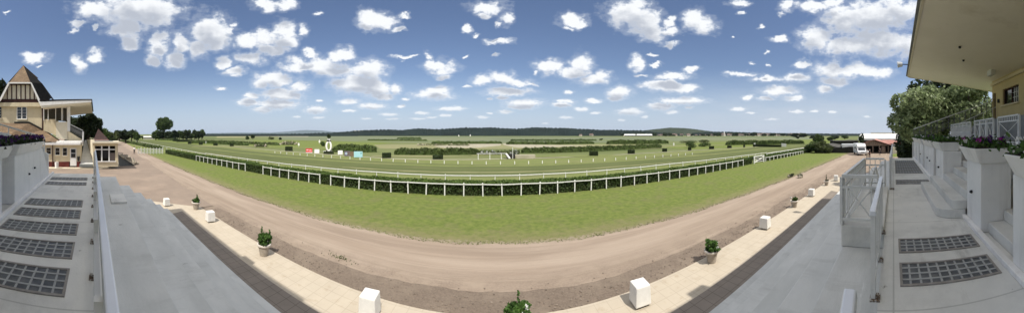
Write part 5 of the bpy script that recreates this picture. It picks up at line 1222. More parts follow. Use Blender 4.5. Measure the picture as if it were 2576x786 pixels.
# ================================================================== TREES
def tree(name, c, rx, rz, zc, label, cat='tree', m=leafA, n=4000, ls=.35, clumps=16, cr=.38, seed=1, trunk=True, group=None, ry=None, limbs=5, tint=(.45, 1.5)):
    t = thing(name, label, cat, (c[0], c[1], 0), group=group)
    if trunk:
        b = MB(); g = random.Random(seed); tr = rx * .07 + .06
        b.tube([(c[0], c[1], -.1), (c[0] + g.uniform(-.1, .1), c[1], zc * .45), (c[0] + g.uniform(-.2, .2), c[1], zc)], [tr * 1.3, tr, tr * .5], 8)
        for k in range(limbs):
            a = g.uniform(0, 6.28); e = g.uniform(.4, .75); b.tube([(c[0], c[1], zc * .4 + k * .05 * zc), (c[0] + rx * e * .5 * math.cos(a), c[1] + rx * e * .5 * math.sin(a), zc - .1 * rz), (c[0] + rx * e * math.cos(a), c[1] + rx * e * math.sin(a), zc + rz * .4)], [tr * .55, tr * .35, tr * .12], 6)
        b.build('trunk', bark, t)
    leaves('crown', crown_pts((c[0], c[1], zc), (rx, ry or rx, rz), n, clumps, cr, seed=seed), ls, m, t, tint=tint)
    return t
# right: the silvery tree and the dark conifer behind the terrace end
def P_(x, r): a = ang(x); return (r * math.sin(a), r * math.cos(a))
c = P_(2328, 27); tree('whitebeam', c, 4.1, 4.0, 6.9, 'big silvery green tree left of the club room at the terrace end', m=leafS, n=15000, ls=.24, clumps=34, cr=.30, seed=3, tint=(.5, 1.35))
c = P_(2452, 27.5); tree('whitebeam', c, 4.4, 3.9, 7.4, 'silvery green tree close to the yellow club room wall', m=leafS, n=13000, ls=.24, clumps=30, cr=.30, seed=4, tint=(.5, 1.35))
c = P_(2365, 34); tree('dark_tree', c, 5.4, 4.2, 9.0, 'dark tree rising behind the silvery trees at the right', m=leafD, n=9000, ls=.36, clumps=26, cr=.32, seed=5)
c = P_(2295, 36); tree('dark_tree', c, 2.6, 3.4, 2.9, 'dark shrub under the silvery tree beside the sheds', m=leafD, n=4500, ls=.30, clumps=14, seed=6)
c = P_(2330, 30); tree('dark_tree', c, 3.6, 2.4, 3.2, 'dark undergrowth below the silvery trees', m=leafD, n=5000, ls=.28, clumps=16, seed=16, trunk=True)
# left: conifers behind the house
for i, (x, r, rx, rz, zc, lab) in enumerate(((190, 62, 3.4, 4.2, 6.0, 'dark conifer just under the canopy of the left house'), (222, 60, 3.2, 3.6, 7.4, 'tallest dark conifer right of the house canopy'), (240, 66, 2.8, 3.0, 6.4, 'right edge conifer of the dark group beside the house'), (208, 64, 4.0, 3.6, 3.4, 'low dark conifer behind the outside stair'))):
    tree('conifer', P_(x, r), rx, rz, zc, lab, m=leafD, n=6500, ls=.36, clumps=20, cr=.34, seed=20 + i, group='dark conifers behind the left house')
tree('conifer', P_(3, 56), 1.6, 3.2, 14.5, 'dark tree top peeping out left of the tiled roof', m=leafD, n=1500, ls=.36, clumps=8, seed=30)
for i, (x, r, rx, rz, zc, m, lab) in enumerate(((262, 95, 3.4, 3.2, 4.4, leafA, 'light green round tree right of the dark conifers'), (283, 120, 3.2, 3.0, 3.8, leafR, 'pale loose tree behind the kiosk road'), (300, 140, 3.6, 3.2, 4.6, leafD, 'first dark tree of the left row'), (316, 145, 3.6, 3.4, 4.6, leafD, 'second dark tree of the left row'), (331, 140, 3.4, 3.2, 4.6, leafD, 'third dark tree of the left row'), (345, 135, 2.6, 2.8, 4.6, leafA, 'loose tree ending the left row'), (270, 110, 4, 2.2, 2.0, leafD, 'low bushes under the light green tree'))):
    tree('tree', P_(x, r), rx, rz, zc, lab, m=m, n=2600, ls=.5, clumps=12, seed=40 + i, group='trees along the left horizon')
tree('tree', P_(358, 250), 3, 1.6, 1.8, 'small shrub on the horizon between the left row and the big tree', 'shrub', leafD, 500, .6, 6, seed=60)
tree('tree', P_(413, 230), 9.0, 7.2, 14.2, 'big lone round tree standing on the left horizon', 'tree', leafA, 13000, .7, 30, .34, seed=66)
for i, (x, rx, rz, zc, m, lab) in enumerate(((392, 5, 4.4, 4.2, leafA, 'bush at the left foot of the big lone tree'), (402, 5.5, 4.6, 4.0, leafD, 'dark bush in front of the big lone tree'), (424, 5, 4.4, 4.4, leafD, 'bush at the right foot of the big lone tree'))):
    tree('bush', P_(x, 215), rx, rz, zc, lab, 'bush', m, 2400, .65, 12, seed=70 + i)
for i, x in enumerate((441, 451, 461, 471, 481, 490, 499, 508)):
    tree('tree', P_(x, 235 + (i % 3) * 6), 4.4, 4.6 + (i % 2) * .5, 4.4 + .12 * i, 'dark tree ' + nth[i] + ' from the left in the row right of the big lone tree', 'tree', (leafD, leafA, leafD)[i % 3], 1700, .65, 10, seed=80 + i, group='tree row right of the big lone tree')
# scattered shrubs on the course
for i, (x, y, wpx, hpx, m, lab) in enumerate(((622, 350.5, 12, 9, leafA, 'small round shrub on the far left field'), (636, 349.5, 11, 12, leafD, 'upright dark shrub beside the small round one'), (683, 350.5, 16, 8, leafR, 'pale shrub patch left of the rock heap'), (705, 351, 10, 7, leafD, 'dark shrub beside the rock heap'), (811, 367.5, 15, 13, leafA, 'round green bush left of the winning post'), (1740, 371.5, 34, 18, leafA, 'round shrub clump on the right of the course'), (1772, 368.5, 34, 13, leafA, 'low spreading part of the shrub clump on the right'),
     (1730, 361, 50, 11, leafR, 'pale scrub behind the round shrub clump'), (1772, 359, 34, 9, leafR, 'second pale scrub behind the shrub clump'), (440, 355, 20, 9, leafD, 'dark bush left of the far left jump'), (350, 348, 12, 5, leafD, 'low bush by the left road'), (1512, 352, 10, 4, leafD, 'tiny dark shrub in the marsh on the right'), (1460, 352.6, 16, 4, leafD, 'flat dark shrub in the marsh near the middle'),
     (2006, 348.5, 10, 8, leafD, 'small dark bush in the right pasture'))):
    p = gp(x, y); r = math.hypot(p.x, p.y); s = r / F
    tree('shrub', (p.x, p.y), wpx * s / 2, hpx * s * .55, hpx * s * .45, lab, 'shrub', m, 1500, max(.18, s * .9), 9, .5, seed=100 + i, limbs=3)
for i, (x, r, rx, rz, zc, m, lab) in enumerate(((2056, 150, 3.3, 3.0, 2.9, leafA, 'dark round tree on the right horizon'), (2066, 160, 2.6, 2.4, 2.4, leafD, 'smaller dark tree leaning on the round one at the right'), (2089, 170, 2.6, 1.6, 1.9, leafA, 'low green bush right of the round tree'), (2100, 240, 4.6, 2.4, 1.8, leafD, 'dark bush on the right horizon'), (2125, 260, 5, 1.6, 2.2, leafA, 'flat hedge-like bush on the right horizon'), (1999, 420, 8, 4.4, 3.4, leafD, 'left one of two dark trees on the right horizon'), (2019, 420, 8, 4.0, 3.0, leafD, 'right one of two dark trees on the right horizon'), (2043, 300, 3.4, 2.0, 1.4, leafD, 'little dark bush left of the round tree'),
     (2036, 70, 1.7, 1.3, 1.2, leafA, 'bush where the right hedge ends'), (2052, 68, 2.4, 1.7, 1.6, leafA, 'taller bush behind the end of the right hedge'), (2068, 67, 2.3, 1.7, 1.7, leafR, 'pale green bush left of the dark shed wall'), (2083, 67, 1.9, 1.3, 1.2, leafR, 'loose bush touching the dark shed wall'), (2062, 72, 1.5, .6, .5, leafR, 'low flowering bush in front of the others at the shed'))):
    tree('bush' if i > 7 else 'tree', P_(x, r), rx, rz, zc, lab, 'bush' if i > 7 or i in (2, 3, 4, 7) else 'tree', m, 2200, max(.2, r * .0022), 11, .42, seed=130 + i, limbs=3)

# ================================================================== HILLS AND VILLAGE
def ridge(name, prof, r, depth, m, amp, seed, step=2.0, ybase=None, kindname='structure'):
    g = random.Random(seed); V = []; Fq = []; xs = []; x = prof[0][0]
    while x <= prof[-1][0]: xs.append(x); x += step
    rows = 9
    ph = [(g.uniform(.05, .5), g.uniform(0, 6)) for _ in range(7)]
    for x in xs:
        y = np.interp(x, [p[0] for p in prof], [p[1] for p in prof]); a = ang(x); zt = H + (CY - y) / F * r
        nz = sum(math.sin(x * f * 1.6 + p) for f, p in ph) / 7 * amp + g.uniform(-.35, .35) * amp
        for k in range(rows):
            t = k / (rows - 1); rr = r + (t - 1) * depth if k < rows - 1 else r + depth * .6
            hz = (math.sin(t * math.pi / 2) ** .8) * (zt + nz) if k < rows - 1 else 0
            hz += (g.uniform(-.5, .5) * amp * .6 if 0 < k < rows - 2 else 0)
            if k == 0: hz = -.5
            V.append((rr * math.sin(a), rr * math.cos(a), max(-.5, hz)))
    for i in range(len(xs) - 1):
        for k in range(rows - 1): Fq.append((i * rows + k, (i + 1) * rows + k, (i + 1) * rows + k + 1, i * rows + k + 1))
    o = npmesh(name, V, Fq, m); o['kind'] = kindname; return o
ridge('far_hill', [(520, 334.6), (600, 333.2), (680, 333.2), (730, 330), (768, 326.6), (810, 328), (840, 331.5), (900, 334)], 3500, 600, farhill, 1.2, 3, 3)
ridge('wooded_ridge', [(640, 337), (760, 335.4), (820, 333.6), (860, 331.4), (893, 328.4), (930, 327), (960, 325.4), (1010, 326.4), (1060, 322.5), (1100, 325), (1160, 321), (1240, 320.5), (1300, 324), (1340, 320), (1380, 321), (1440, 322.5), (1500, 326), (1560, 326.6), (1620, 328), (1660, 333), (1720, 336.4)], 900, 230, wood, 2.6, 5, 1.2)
ridge('green_hill', [(1560, 334), (1610, 329), (1640, 325.6), (1680, 321), (1720, 321.6), (1760, 326), (1800, 331.6), (1850, 335), (1900, 336.6)], 1100, 260, ghill, .8, 7, 2)
ridge('horizon_wood', [(1740, 334), (1800, 330.5), (1850, 331.5), (1900, 333.0), (1960, 334.2), (2040, 335.2), (2100, 335.6), (2180, 335.8)], 800, 120, wood, 1.0, 9, 1.2)
ridge('horizon_wood', [(500, 336.2), (620, 336.2), (760, 336), (900, 336)], 700, 100, wood, .4, 10, 2)
ridge('sand_crest', [(878, 330.5), (893, 328.2), (925, 326.8), (936, 328.4)], 893, 60, sand, .3, 11, 2)
hp = None; g = random.Random(8)
hn = 0
for (xa, xb, n, yb, r) in ((1380, 1600, 9, 341.5, 700), (1560, 1640, 6, 341, 680), (1640, 1780, 12, 340.6, 690), (1780, 2010, 30, 340.2, 660)):
    for i in range(n):
        x = xa + (xb - xa) * (i + g.uniform(.1, .9)) / n; rr = r + g.uniform(-30, 40); a = ang(x)
        loc = (rr * math.sin(a), rr * math.cos(a), g.uniform(0, 2.2 if x > 1780 else .6)); sc_ = g.uniform(.7, 1.25)
        if hp is None:
            hp = thing('village_house', 'small pale house with a pitched roof among trees on the far horizon', 'house', loc, 0, 'village houses on the horizon')
            MB().box(-5, 5, -3.5, 3.5, -2.5, 3.2).build('walls', hwall, hp, world=False)
            b = MB(); b.prism([(-5.4, -4, 3.2), (-5.4, 4, 3.2), (-5.4, 0, 6)], (10.8, 0, 0)); b.build('roof', hroof, hp, world=False)
            b = MB(); b.box(2, 2.8, -.4, .4, 4.5, 6.8); b.build('chimney', hwall, hp, world=False)
            for q_ in (-3, 0, 3): MB().box(q_ - .5, q_ + .5, -3.56, -3.502, .9, 2.3).build('window', winglass, hp, world=False)
            o = hp
        else: o = dup(hp, loc)
        o.rotation_euler = (0, 0, -a + g.uniform(-.5, .5)); o.scale = (sc_ * .8,) * 3; o.location = loc
# long pale farm sheds below the green hill
for (x0, x1, yb, lab) in ((1571, 1598, 339.6, 'long pale farm shed, left one of two under the green hill'), (1602, 1640, 339.2, 'long pale farm shed, right one of two under the green hill')):
    A = P_(x0, 620); B = P_(x1, 620); L = math.hypot(B[0] - A[0], B[1] - A[1]); t = thing('farm_shed', lab, 'shed', ((A[0] + B[0]) / 2, (A[1] + B[1]) / 2, 0), math.atan2(B[1] - A[1], B[0] - A[0]))
    MB().box(-L / 2, L / 2, -5, 5, 0, 2.0).build('walls', darkwall, t, world=False)
    b = MB(); b.prism([(-L / 2 - .5, -6, 2.0), (-L / 2 - .5, 6, 2.0), (-L / 2 - .5, 0, 5.2)], (L + 1, 0, 0)); b.build('roof', shedw, t, world=False)
# tree clumps between the village houses
vt = None
for i in range(62):
    x = g.uniform(1760, 2030) if i < 46 else g.uniform(1560, 1760); rr = g.uniform(600, 720); a = ang(x); rx = g.uniform(5, 9)
    if vt is None: vt = tree('village_tree', (0, 0), 6, 3.6, 3.6, 'round dark tree among the small houses on the far horizon', 'tree', leafD, 420, 1.5, 8, .5, seed=200, limbs=2, group='trees among the village houses'); o = vt
    else: o = dup(vt, (0, 0, 0))
    o.location = (rr * math.sin(a), rr * math.cos(a), g.uniform(-.5, 1.5)); o.rotation_euler = (0, 0, g.uniform(0, 6)); s_ = rx / 7; o.scale = (s_, s_, s_ * g.uniform(.7, 1.15))
for (x, hh, yb) in ((1721, 330, 342), (1763.5, 330, 342), (1834.5, 330, 342), (1821, 331, 342)):
    pass
for i, (x, yt, yb, lab) in enumerate(((1720.5, 508 * .6708, 343, 'thin white mast in front of the wooded ridge, left one'), (1762.8, 340, 343, 'thin white mast in front of the wooded ridge, right one'), (1821.8, 330, 342.5, 'white pointed church spire on the right horizon'))):
    xx = (1720.5, 1763, 1821.8)[i]
masts = [((1400 + 840 * .3817) / 1.4907, 338.5, 342.5, 'slim white sail-like mast before the ridge, left one of a pair'), ((1400 + 952 * .3817) / 1.4907, 337.6, 342.5, 'slim white sail-like mast before the ridge, right one of a pair'), (1822, 330.4, 341.5, 'slim pale church spire among the village houses')]
for (x, yt, yb, lab) in masts:
    r = 620 if x != 1232 else 640; a = ang(x); z0 = 0; z1 = H + (CY - yt) * r / F; w = 1.1
    c = P_(x, r); t = thing('spire', lab, 'spire', (c[0], c[1], 0), -a)
    b = MB(); zz = z1 - 3; b.box(-w, w, -w, w, 0, max(.5, zz)); b.build('shaft', white, t, world=False)
    b = MB(); zz = max(.5, zz); b.quad((-w, -w, zz), (w, -w, zz), (0, 0, z1 + .5)); b.quad((w, -w, zz), (w, w, zz), (0, 0, z1 + .5)); b.quad((w, w, zz), (-w, w, zz), (0, 0, z1 + .5)); b.quad((-w, w, zz), (-w, -w, zz), (0, 0, z1 + .5)); b.build('point', white, t, world=False)
# posts and signs on the course
for i, (x, yt, yb, w, lab) in enumerate(((751.5, 358.5, 368.5, .30, 'white pointed marker board left of the red board'), (803.6, 351, 361.5, .35, 'white upright post beside the green bush'), (518, 354, 362, .15, 'thin white post on the far left'), (377, 339, 350, .2, 'thin white post near the left road'), (1695, 358, 368, .25, 'white sign at the end of the long right hedge'), (1873, 352.5, 362, .3, 'white pointed marker on the far right hedge bank'), (1898, 353, 361, .3, 'second white marker near the low jump'),
      (355, 369, 382, .12, 'white post where the verge meets the road at the left'), (2073, 403, 404, .1, 'x'))):
    if lab == 'x': continue
    p = gp(x, yb); r = math.hypot(p.x, p.y); s = r / F; h = (yb - yt) * s; t = thing('marker_sign', lab, 'marker', (p.x, p.y, 0), -ang(x))
    b = MB(); b.box(-.04, .04, -.04, .04, 0, h * .6); b.build('post', wwood, t, world=False)
    b = MB(); b.prism([(-w, -.06, h * .3), (w, -.06, h * .3), (w, -.06, h * .8), (0, -.06, h), (-w, -.06, h * .75)], (0, .018, 0)); b.build('board', white, t, world=False)
t = thing('farm_building', 'low white building on the left horizon beside a dark bush', 'building', (*P_(385 - 10, 235), 0), -ang(375))
MB().box(-5, 5, -2, 2, 0, 2.2).build('walls', hwall, t, world=False); b = MB(); b.prism([(-5.3, -2.5, 2.2), (-5.3, 2.5, 2.2), (-5.3, 0, 3.2)], (10.6, 0, 0)); b.build('roof', shedw, t, world=False)

# ================================================================== RIGHT: sheds, motorhome, people
def frame_at(x, y): p = gp(x, y); return p, math.hypot(p.x, p.y) / F
# big white roofed hall
def W_(x, y, r): return pr(x, y, r)
hl = thing('hall', 'large hall with a curved white and khaki roof behind the red roofed shed', 'hall', (*P_(2215, 88), 0))
r = 88; A = [W_(2162, 349, r), W_(2270, 349, r + 0)]; 
Y0, Y1 = W_(2270, 349, r).y, W_(2162, 349, r).y
xf = W_(2215, 349, r).x; ze = W_(2215, 348.6, r).z; zr = W_(2215, 335.4, r + 5).z
b = MB(); b.box(xf, xf + 22, Y0, Y1, 0, ze - .02); b.build('walls', darkwall, hl)
b = MB(); n = 8; prof = [(xf - 1.0 + 12 * math.sin(i / n * math.pi / 2) if False else xf - 1 + 12 * (i / n), ze + (zr - ze) * math.sin(i / n * math.pi / 2)) for i in range(n + 1)]
for i in range(n): b.quad((prof[i][0], Y0 - .5, prof[i][1]), (prof[i + 1][0], Y0 - .5, prof[i + 1][1]), (prof[i + 1][0], Y1 + .5, prof[i + 1][1]), (prof[i][0], Y1 + .5, prof[i][1]))
b.box(xf - 1.1, xf - .9, Y0 - .5, Y1 + .5, ze - .5, ze + .1); b.build('roof', shedw, hl)
b = MB(); b.hexa([(xf + 9, Y0 - .5, zr - .2), (xf + 14, Y0 - .5, zr - .1), (xf + 14, Y1 - 3, zr - .1), (xf + 9, Y1 - 3, zr - .2), (xf + 9, Y0 - .5, zr + .25), (xf + 14, Y0 - .5, zr + .35), (xf + 14, Y1 - 3, zr + .35), (xf + 9, Y1 - 3, zr + .25)]); b.build('roof_ridge', shedk, hl)
tree('creeper', P_(2166, 82), 1.2, 2.6, 3.4, 'dark climbing plant at the left corner of the white roofed hall', 'bush', leafD, 700, .3, 7, seed=301, limbs=2)
# red roofed shed with timber front
rs = thing('timber_shed', 'open timber shed with a red roof and boarded gable behind the visitors', 'shed', (*P_(2215, 66), 0))
r = 66; xf = W_(2205, 386, r).x
yl_, ym, yr = W_(2174, 366, r).y, W_(2236, 366, r).y, W_(2263, 366, r).y
zE = W_(2174, 366.5, r).z; zA = W_(2195, 352.5, r).z; zB = W_(2236, 365, r).z
b = MB(); b.prism([(xf, yl_, zE), (xf, ym, zB - .1), (xf, (yl_ + ym) / 2 + 1, zA), (xf, yl_ - .6, zA - .15)], (.2, 0, 0)); b.build('gable_boards', planks, rs)
b = MB(); b.hexa([(xf - .6, ym - .6, zB), (xf + 9, ym - .6, zB), (xf + 9, (yl_ + ym) / 2 + .6, zA + .1), (xf - .6, (yl_ + ym) / 2 + .6, zA + .1), (xf - .6, ym - .6, zB + .12), (xf + 9, ym - .6, zB + .12), (xf + 9, (yl_ + ym) / 2 + .6, zA + .25), (xf - .6, (yl_ + ym) / 2 + .6, zA + .25)])
b.hexa([(xf - .6, (yl_ + ym) / 2 + .62, zA + .1), (xf + 9, (yl_ + ym) / 2 + .62, zA + .1), (xf + 9, yl_ + .6, zE + .5), (xf - .6, yl_ + .6, zE + .5), (xf - .6, (yl_ + ym) / 2 + .62, zA + .25), (xf + 9, (yl_ + ym) / 2 + .62, zA + .25), (xf + 9, yl_ + .6, zE + .65), (xf - .6, yl_ + .6, zE + .65)])
b.hexa([(xf + 1.5, yr - .3, zB + .3), (xf + 7, yr - .3, zA - .1), (xf + 7, ym + 2, zA - .1), (xf + 1.5, ym + 2, zB + .3), (xf + 1.5, yr - .3, zB + .42), (xf + 7, yr - .3, zA), (xf + 7, ym + 2, zA), (xf + 1.5, ym + 2, zB + .42)])
b.build('roof', redroof, rs)
MB().box(xf + 5, xf + 5.2, yr, yl_, 0, zE).build('back_wall', darkwall, rs)
MB().box(xf + .3, xf + 5, yl_, yl_ + .15, 0, zE).build('side_wall', planks, rs)
for u in (.02, .35, .62, .98): yy = yl_ + (ym - yl_) * u; MB().box(xf + .02, xf + .22, yy - .12, yy + .12, 0, zE if u < .9 else zB - .1).build('post', planks, rs)
b = MB(); b.box(xf + .25, xf + .35, yl_ + (ym - yl_) * .70, yl_ + (ym - yl_) * .86, .2, zE * .95); b.build('boarded_panel', planks, rs)
MB().box(xf + .4, xf + 3, ym - 3.2, ym - .8, 0, 1.4 + .9).build('grey_store', leadg, rs)
wb = MB(); P = W_(2249, 386, 66); wb.box(P.x - .8, P.x + 1.2, P.y - .8, P.y + .75, 0, 1.65); tag(wb.build('white_cabinet', cream2), 'pale cream cabinet right of the red roofed shed', 'cabinet')
t = thing('dark_fence', 'dark plank fence under the silvery tree at the right', 'fence', (*P_(2272, 70), 0))
A = Vector((*P_(2256, 68), 0)); B = Vector((*P_(2290, 64), 0)); b = MB(); b.bar(A + Vector((0, 0, .6)), B + Vector((0, 0, .6)), .08, 1.2); b.build('boards', darkwall, t)
for u in (0, .33, .66, 1): p = A + (B - A) * u; MB().box(p.x - .06, p.x + .06, p.y - .06, p.y + .06, 0, 1.4).build('post', darkwall, t)
# long dark low building left of the motorhome
dk = thing('stable', 'long low black building with a grey felt roof left of the motorhome', 'stable', (*P_(2110, 72), 0))
A = gp(2079, 384.2); B = gp(2150, 384.8); 
b = MB(); b.prism([A, B, B + Vector((0, 0, 1.55)), A + Vector((0, 0, 1.15))], (2.5, 3.5, 0)); b.build('walls', darkwall, dk)
zA_, zB_ = 1.56, 1.62
AM = A + (B - A) * .42; b = MB(); b.prism([AM + Vector((.1, .1, 1.4)), B + Vector((.1, .1, 1.6)), B + Vector((5, 7, 2.3)), AM + Vector((4, 6, 2.2))], (0, 0, .1)); b.build('roof', greyroof, dk)
b = MB(); A2 = W_(2104, 359, 86); B2 = W_(2160, 359, 86); b.hexa([(A2.x, A2.y, 0), (B2.x, B2.y, 0), (B2.x + 3, B2.y + 3, 0), (A2.x + 3, A2.y + 3, 0), (A2.x, A2.y, 2.5), (B2.x, B2.y, 2.6), (B2.x + 3, B2.y + 3, 2.7), (A2.x + 3, A2.y + 3, 2.6)])
t = thing('flat_shed', 'flat dark shed behind the black stable', 'shed', tuple(A2.xy) + (0,)); b.build('walls', darkwall, t)
b = MB(); b.hexa([(A2.x - .3, A2.y - .3, 2.51), (B2.x + .3, B2.y - .3, 2.61), (B2.x + 3.3, B2.y + 3.3, 2.72), (A2.x + 2.7, A2.y + 3.3, 2.62), (A2.x - .3, A2.y - .3, 2.75), (B2.x + .3, B2.y - .3, 2.85), (B2.x + 3.3, B2.y + 3.3, 2.95), (A2.x + 2.7, A2.y + 3.3, 2.85)]); b.build('roof', greyroof, t)
# motorhome
def motorhome(x, y, rz, label, s=1.0):
    p = gp(x, y); t = thing('motorhome', label, 'motorhome', (p.x, p.y, 0.03), rz); t.scale = (s,) * 3
    # vehicle points along -Y in its own frame, 2.2 wide, 6.2 long
    W = 1.1
    prof = [(-3.1, .45), (-3.15, .95), (-2.35, 1.15), (-1.75, 1.75), (-1.9, 2.15), (-1.6, 2.65), (-1.0, 2.78), (3.0, 2.78), (3.1, 2.6), (3.1, .5)]
    b = MB(); b.prism([(-W, a, z) for a, z in prof], (2 * W, 0, 0)); body = b.build('body', vanw, t, world=False, bevel=.06)
    b = MB(); b.quad((-.88, -2.36, 1.16), (.88, -2.36, 1.16), (.84, -1.80, 1.74), (-.84, -1.80, 1.74)); b.v = [(a, c - .03, d + .03) for a, c, d in b.v]; b.build('windscreen', winglass, t, world=False)
    b = MB(); b.box(-.85, .85, -3.20, -3.10, .42, .66); b.build('bumper', steel, t, world=False)
    b = MB(); b.box(-.5, .5, -3.19, -3.12, .68, .88); b.build('grille', black, t, world=False)
    for sx in (-.82, .82): b = MB(); b.box(sx - .17, sx + .17, -3.17, -3.08, .78, .96); b.build('headlight', lampm, t, world=False)
    for sx in (-1, 1):
        b = MB(); b.quad((sx * (W + .012), -2.2, 1.2), (sx * (W + .012), -1.3, 1.2), (sx * (W + .012), -1.3, 1.72), (sx * (W + .012), -1.75, 1.72)); b.build('cab_window', winglass, t, world=False)
        b = MB(); b.quad((sx * (W + .012), 0, 1.45), (sx * (W + .012), 1.1, 1.45), (sx * (W + .012), 1.1, 2.0), (sx * (W + .012), 0, 2.0)); b.build('side_window', winglass, t, world=False)
        b = MB(); b.box(sx * 1.2 - .1, sx * 1.2 + .1, -2.1, -2.0, 1.25, 1.6); b.build('mirror', black, t, world=False)
        for yy in (-2.3, 2.0):
            b = MB(); b.tube([(sx * .85, yy, .36), (sx * 1.14, yy, .36)], .36, 18); w_ = b.build('wheel', tyre, t, world=False)
            b = MB(); b.tube([(sx * 1.141, yy, .36), (sx * 1.16, yy, .36)], .2, 14); b.build('rim', steel, w_, world=False)
    return t
motorhome(2163, 388.6, R_(-70), 'white motorhome parked facing the road in front of the black stable', .97)
t2 = motorhome(2142, 383.6, R_(20), 'second white camper partly hidden behind the motorhome', .85)

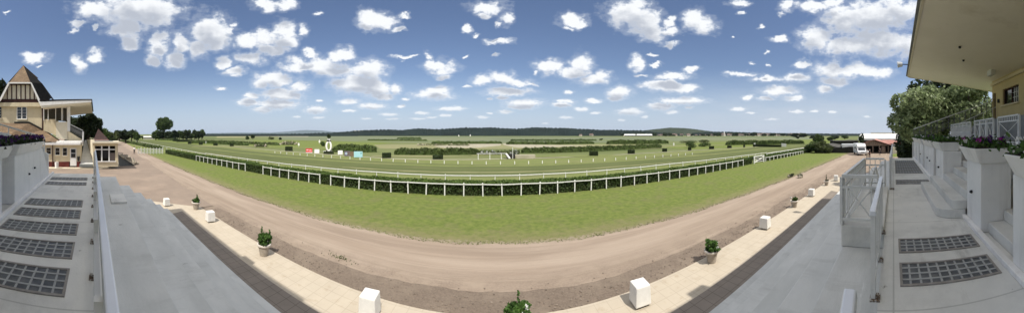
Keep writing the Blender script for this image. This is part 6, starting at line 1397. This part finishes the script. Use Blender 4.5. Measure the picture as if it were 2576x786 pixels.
# ------------------------------------------------------------------ people
def body(verts, edges, rad, name, m, parent, root=0, sub=1):
    me = bpy.data.meshes.new(name); me.from_pydata(verts, edges, []); me.materials.append(m)
    o = bpy.data.objects.new(name, me); COL.objects.link(o); o.parent = parent
    md = o.modifiers.new('skin', 'SKIN'); md.use_smooth_shade = True
    if not me.skin_vertices: me.attributes  # made by the modifier
    sv = me.skin_vertices[0].data if me.skin_vertices else None
    return o, me
def person(loc, rz, h, label, shirt, trousers, pose='stand', hat=None):
    t = thing('person', label, 'person', loc, rz); k = h / 1.75
    sw = .10 if pose == 'walk' else .0
    P = {'pel': (0, 0, .95), 'wai': (0, 0, 1.10), 'che': (0, .01, 1.32), 'neck': (0, .01, 1.49), 'head': (0, -.01, 1.60), 'top': (0, 0, 1.72),
         'hl': (-.10, 0, .90), 'kl': (-.11, -.03 - sw, .50), 'al': (-.11, .02 - sw * 2, .09), 'tl': (-.12, -.14 - sw * 2, .03),
         'hr': (.10, 0, .90), 'kr': (.11, -.02 + sw, .50), 'ar': (.11, .03 + sw * 2, .09), 'tr': (.12, -.12 + sw * 2, .03),
         'sl': (-.18, .01, 1.42), 'el': (-.25, .02, 1.16), 'wl': (-.24, -.10, .94), 'ml': (-.24, -.13, .87),
         'sr': (.18, .01, 1.42), 'er': (.25, .02, 1.16), 'wr': (.24, -.10, .94), 'mr': (.24, -.13, .87)}
    if pose == 'raise': P.update(er=(.30, -.02, 1.55), wr=(.28, -.05, 1.78), mr=(.28, -.06, 1.86))
    if pose == 'bent': P.update(er=(.22, -.16, 1.18), wr=(.08, -.30, 1.12), mr=(.03, -.33, 1.10))
    Rd = dict(pel=.145, wai=.125, che=.15, neck=.055, head=.092, top=.06, hl=.09, kl=.06, al=.042, tl=.035, hr=.09, kr=.06, ar=.042, tr=.035, sl=.06, el=.042, wl=.028, ml=.030, sr=.06, er=.042, wr=.028, mr=.030)
    E = [('pel', 'wai'), ('wai', 'che'), ('che', 'neck'), ('neck', 'head'), ('head', 'top'), ('pel', 'hl'), ('hl', 'kl'), ('kl', 'al'), ('al', 'tl'), ('pel', 'hr'), ('hr', 'kr'), ('kr', 'ar'), ('ar', 'tr'),
         ('che', 'sl'), ('sl', 'el'), ('el', 'wl'), ('wl', 'ml'), ('che', 'sr'), ('sr', 'er'), ('er', 'wr'), ('wr', 'mr')]
    for side in 'lr':
        m_ = Vector(P['m' + side]); w_ = Vector(P['w' + side]); d = (m_ - w_).normalized(); ac = Vector((0, 1, 0)) if abs(d.y) < .8 else Vector((1, 0, 0))
        for i in range(4):
            P['f%d%s' % (i, side)] = tuple(m_ + ac * (i - 1.5) * .018 + d * .02); P['g%d%s' % (i, side)] = tuple(m_ + ac * (i - 1.5) * .02 + d * (.075 + (.012 if i in (1, 2) else 0)) + Vector((0, -.015, 0)))
            Rd['f%d%s' % (i, side)] = .009; Rd['g%d%s' % (i, side)] = .007; E += [('m' + side, 'f%d%s' % (i, side)), ('f%d%s' % (i, side), 'g%d%s' % (i, side))]
        P['t' + side + 'h'] = tuple(m_ + ac * -.045 + d * .02); Rd['t' + side + 'h'] = .009; E.append(('m' + side, 't' + side + 'h'))
    def mk(name, keys, m, grow=0.0, rootk=None):
        ks_ = [q_ for q_ in P if q_ in keys]; ix = {a: i for i, a in enumerate(ks_)}
        me = bpy.data.meshes.new(name); me.from_pydata([tuple(Vector(P[a]) * k) for a in ks_], [(ix[a], ix[c]) for a, c in E if a in ix and c in ix], []); me.materials.append(m)
        o = bpy.data.objects.new(name, me); COL.objects.link(o); o.parent = t
        bpy.context.view_layer.objects.active = o
        md = o.modifiers.new('skin', 'SKIN'); md.use_smooth_shade = True
        if not me.skin_vertices:
            import bmesh
            bm = bmesh.new(); bm.from_mesh(me); bm.verts.layers.skin.verify(); bm.to_mesh(me); bm.free()
        for i, a in enumerate(ks_):
            sv = me.skin_vertices[0].data[i]; rr = (Rd[a] + grow) * k; sv.radius = (rr, rr); sv.use_root = (a == (rootk or 'pel'))
        o.modifiers.new('sub', 'SUBSURF').levels = 1; o.modifiers['sub'].render_levels = 2
        return o
    mk('body', set(P), skin)
    mk('shirt', {'pel', 'wai', 'che', 'sl', 'el', 'sr', 'er'}, shirt, .016, 'pel')
    mk('trousers', {'pel', 'hl', 'kl', 'al', 'hr', 'kr', 'ar'}, trousers, .018, 'pel')
    b = MB(); b.lump((0, .012 * k, 1.665 * k), .102 * k, 12, 8, .03, 1, 1.0); b.v = [(a, c + (.02 if d < 1.66 * k else 0), max(d, 1.60 * k)) for a, c, d in b.v]; b.build('hair' if not hat else 'cap', hat or hairm, t, world=False, smooth=True)
    b = MB()
    for sx in (-.035, .035): b.lump((sx * k, -.098 * k, 1.62 * k), .011 * k, 6, 4, 0, 1)
    b.build('eyes', black, t, world=False)
    b = MB(); b.lump((0, -.108 * k, 1.588 * k), .016 * k, 6, 4, 0, 1, 1.5); b.build('nose', skin, t, world=False)
    b = MB(); b.box(-.028 * k, .028 * k, -.104 * k, -.094 * k, 1.545 * k, 1.555 * k); b.build('mouth', cl_brown, t, world=False)
    for sx in (-1, 1):
        a = 'l' if sx < 0 else 'r'; c = Vector(P['t' + a]) * k; b = MB(); b.lump((c.x, c.y + .07 * k, .045 * k), (.05 * k, .14 * k, .045 * k), 10, 6, .04, 2); b.build('shoe', black, t, world=False, smooth=True)
    return t
p = gp(2181.5, 399.5); person((p.x, p.y, .03), R_(-80), 1.95, 'person in a light shirt standing left of the dark dressed one behind the bay railing', cl_white, cl_khaki, 'bent')
p = gp(2187.5, 398.5); person((p.x, p.y, .03), R_(-120), 1.98, 'person in dark clothes standing beside the light shirted one on the road', cl_dark, cl_brown, 'stand')
p = gp(2213.5, 390.8); person((p.x, p.y, .03), R_(-60), 1.8, 'person in dark clothes in front of the open timber shed', cl_dark, cl_dark, 'walk')
p = gp(338, 386.6); person((p.x, p.y, .03), R_(60), 1.85, 'person in a white top and dark trousers beside the white picket fence', cl_white, cl_dark, 'raise')

# ================================================================== the air over the plain
b = MB(); b.box(-4600, 4600, -4600, 4600, -3, 75); hz_ = b.build('haze', bpy.data.materials.new('air')); hz_['kind'] = 'stuff'
am = hz_.data.materials[0]; am.use_nodes = True; am.node_tree.nodes.clear()
ao = am.node_tree.nodes.new('ShaderNodeOutputMaterial'); av = am.node_tree.nodes.new('ShaderNodeVolumePrincipled')
av.inputs['Color'].default_value = (.75, .86, 1, 1); av.inputs['Density'].default_value = .00005; av.inputs['Anisotropy'].default_value = .2
am.node_tree.links.new(av.outputs[0], ao.inputs['Volume'])
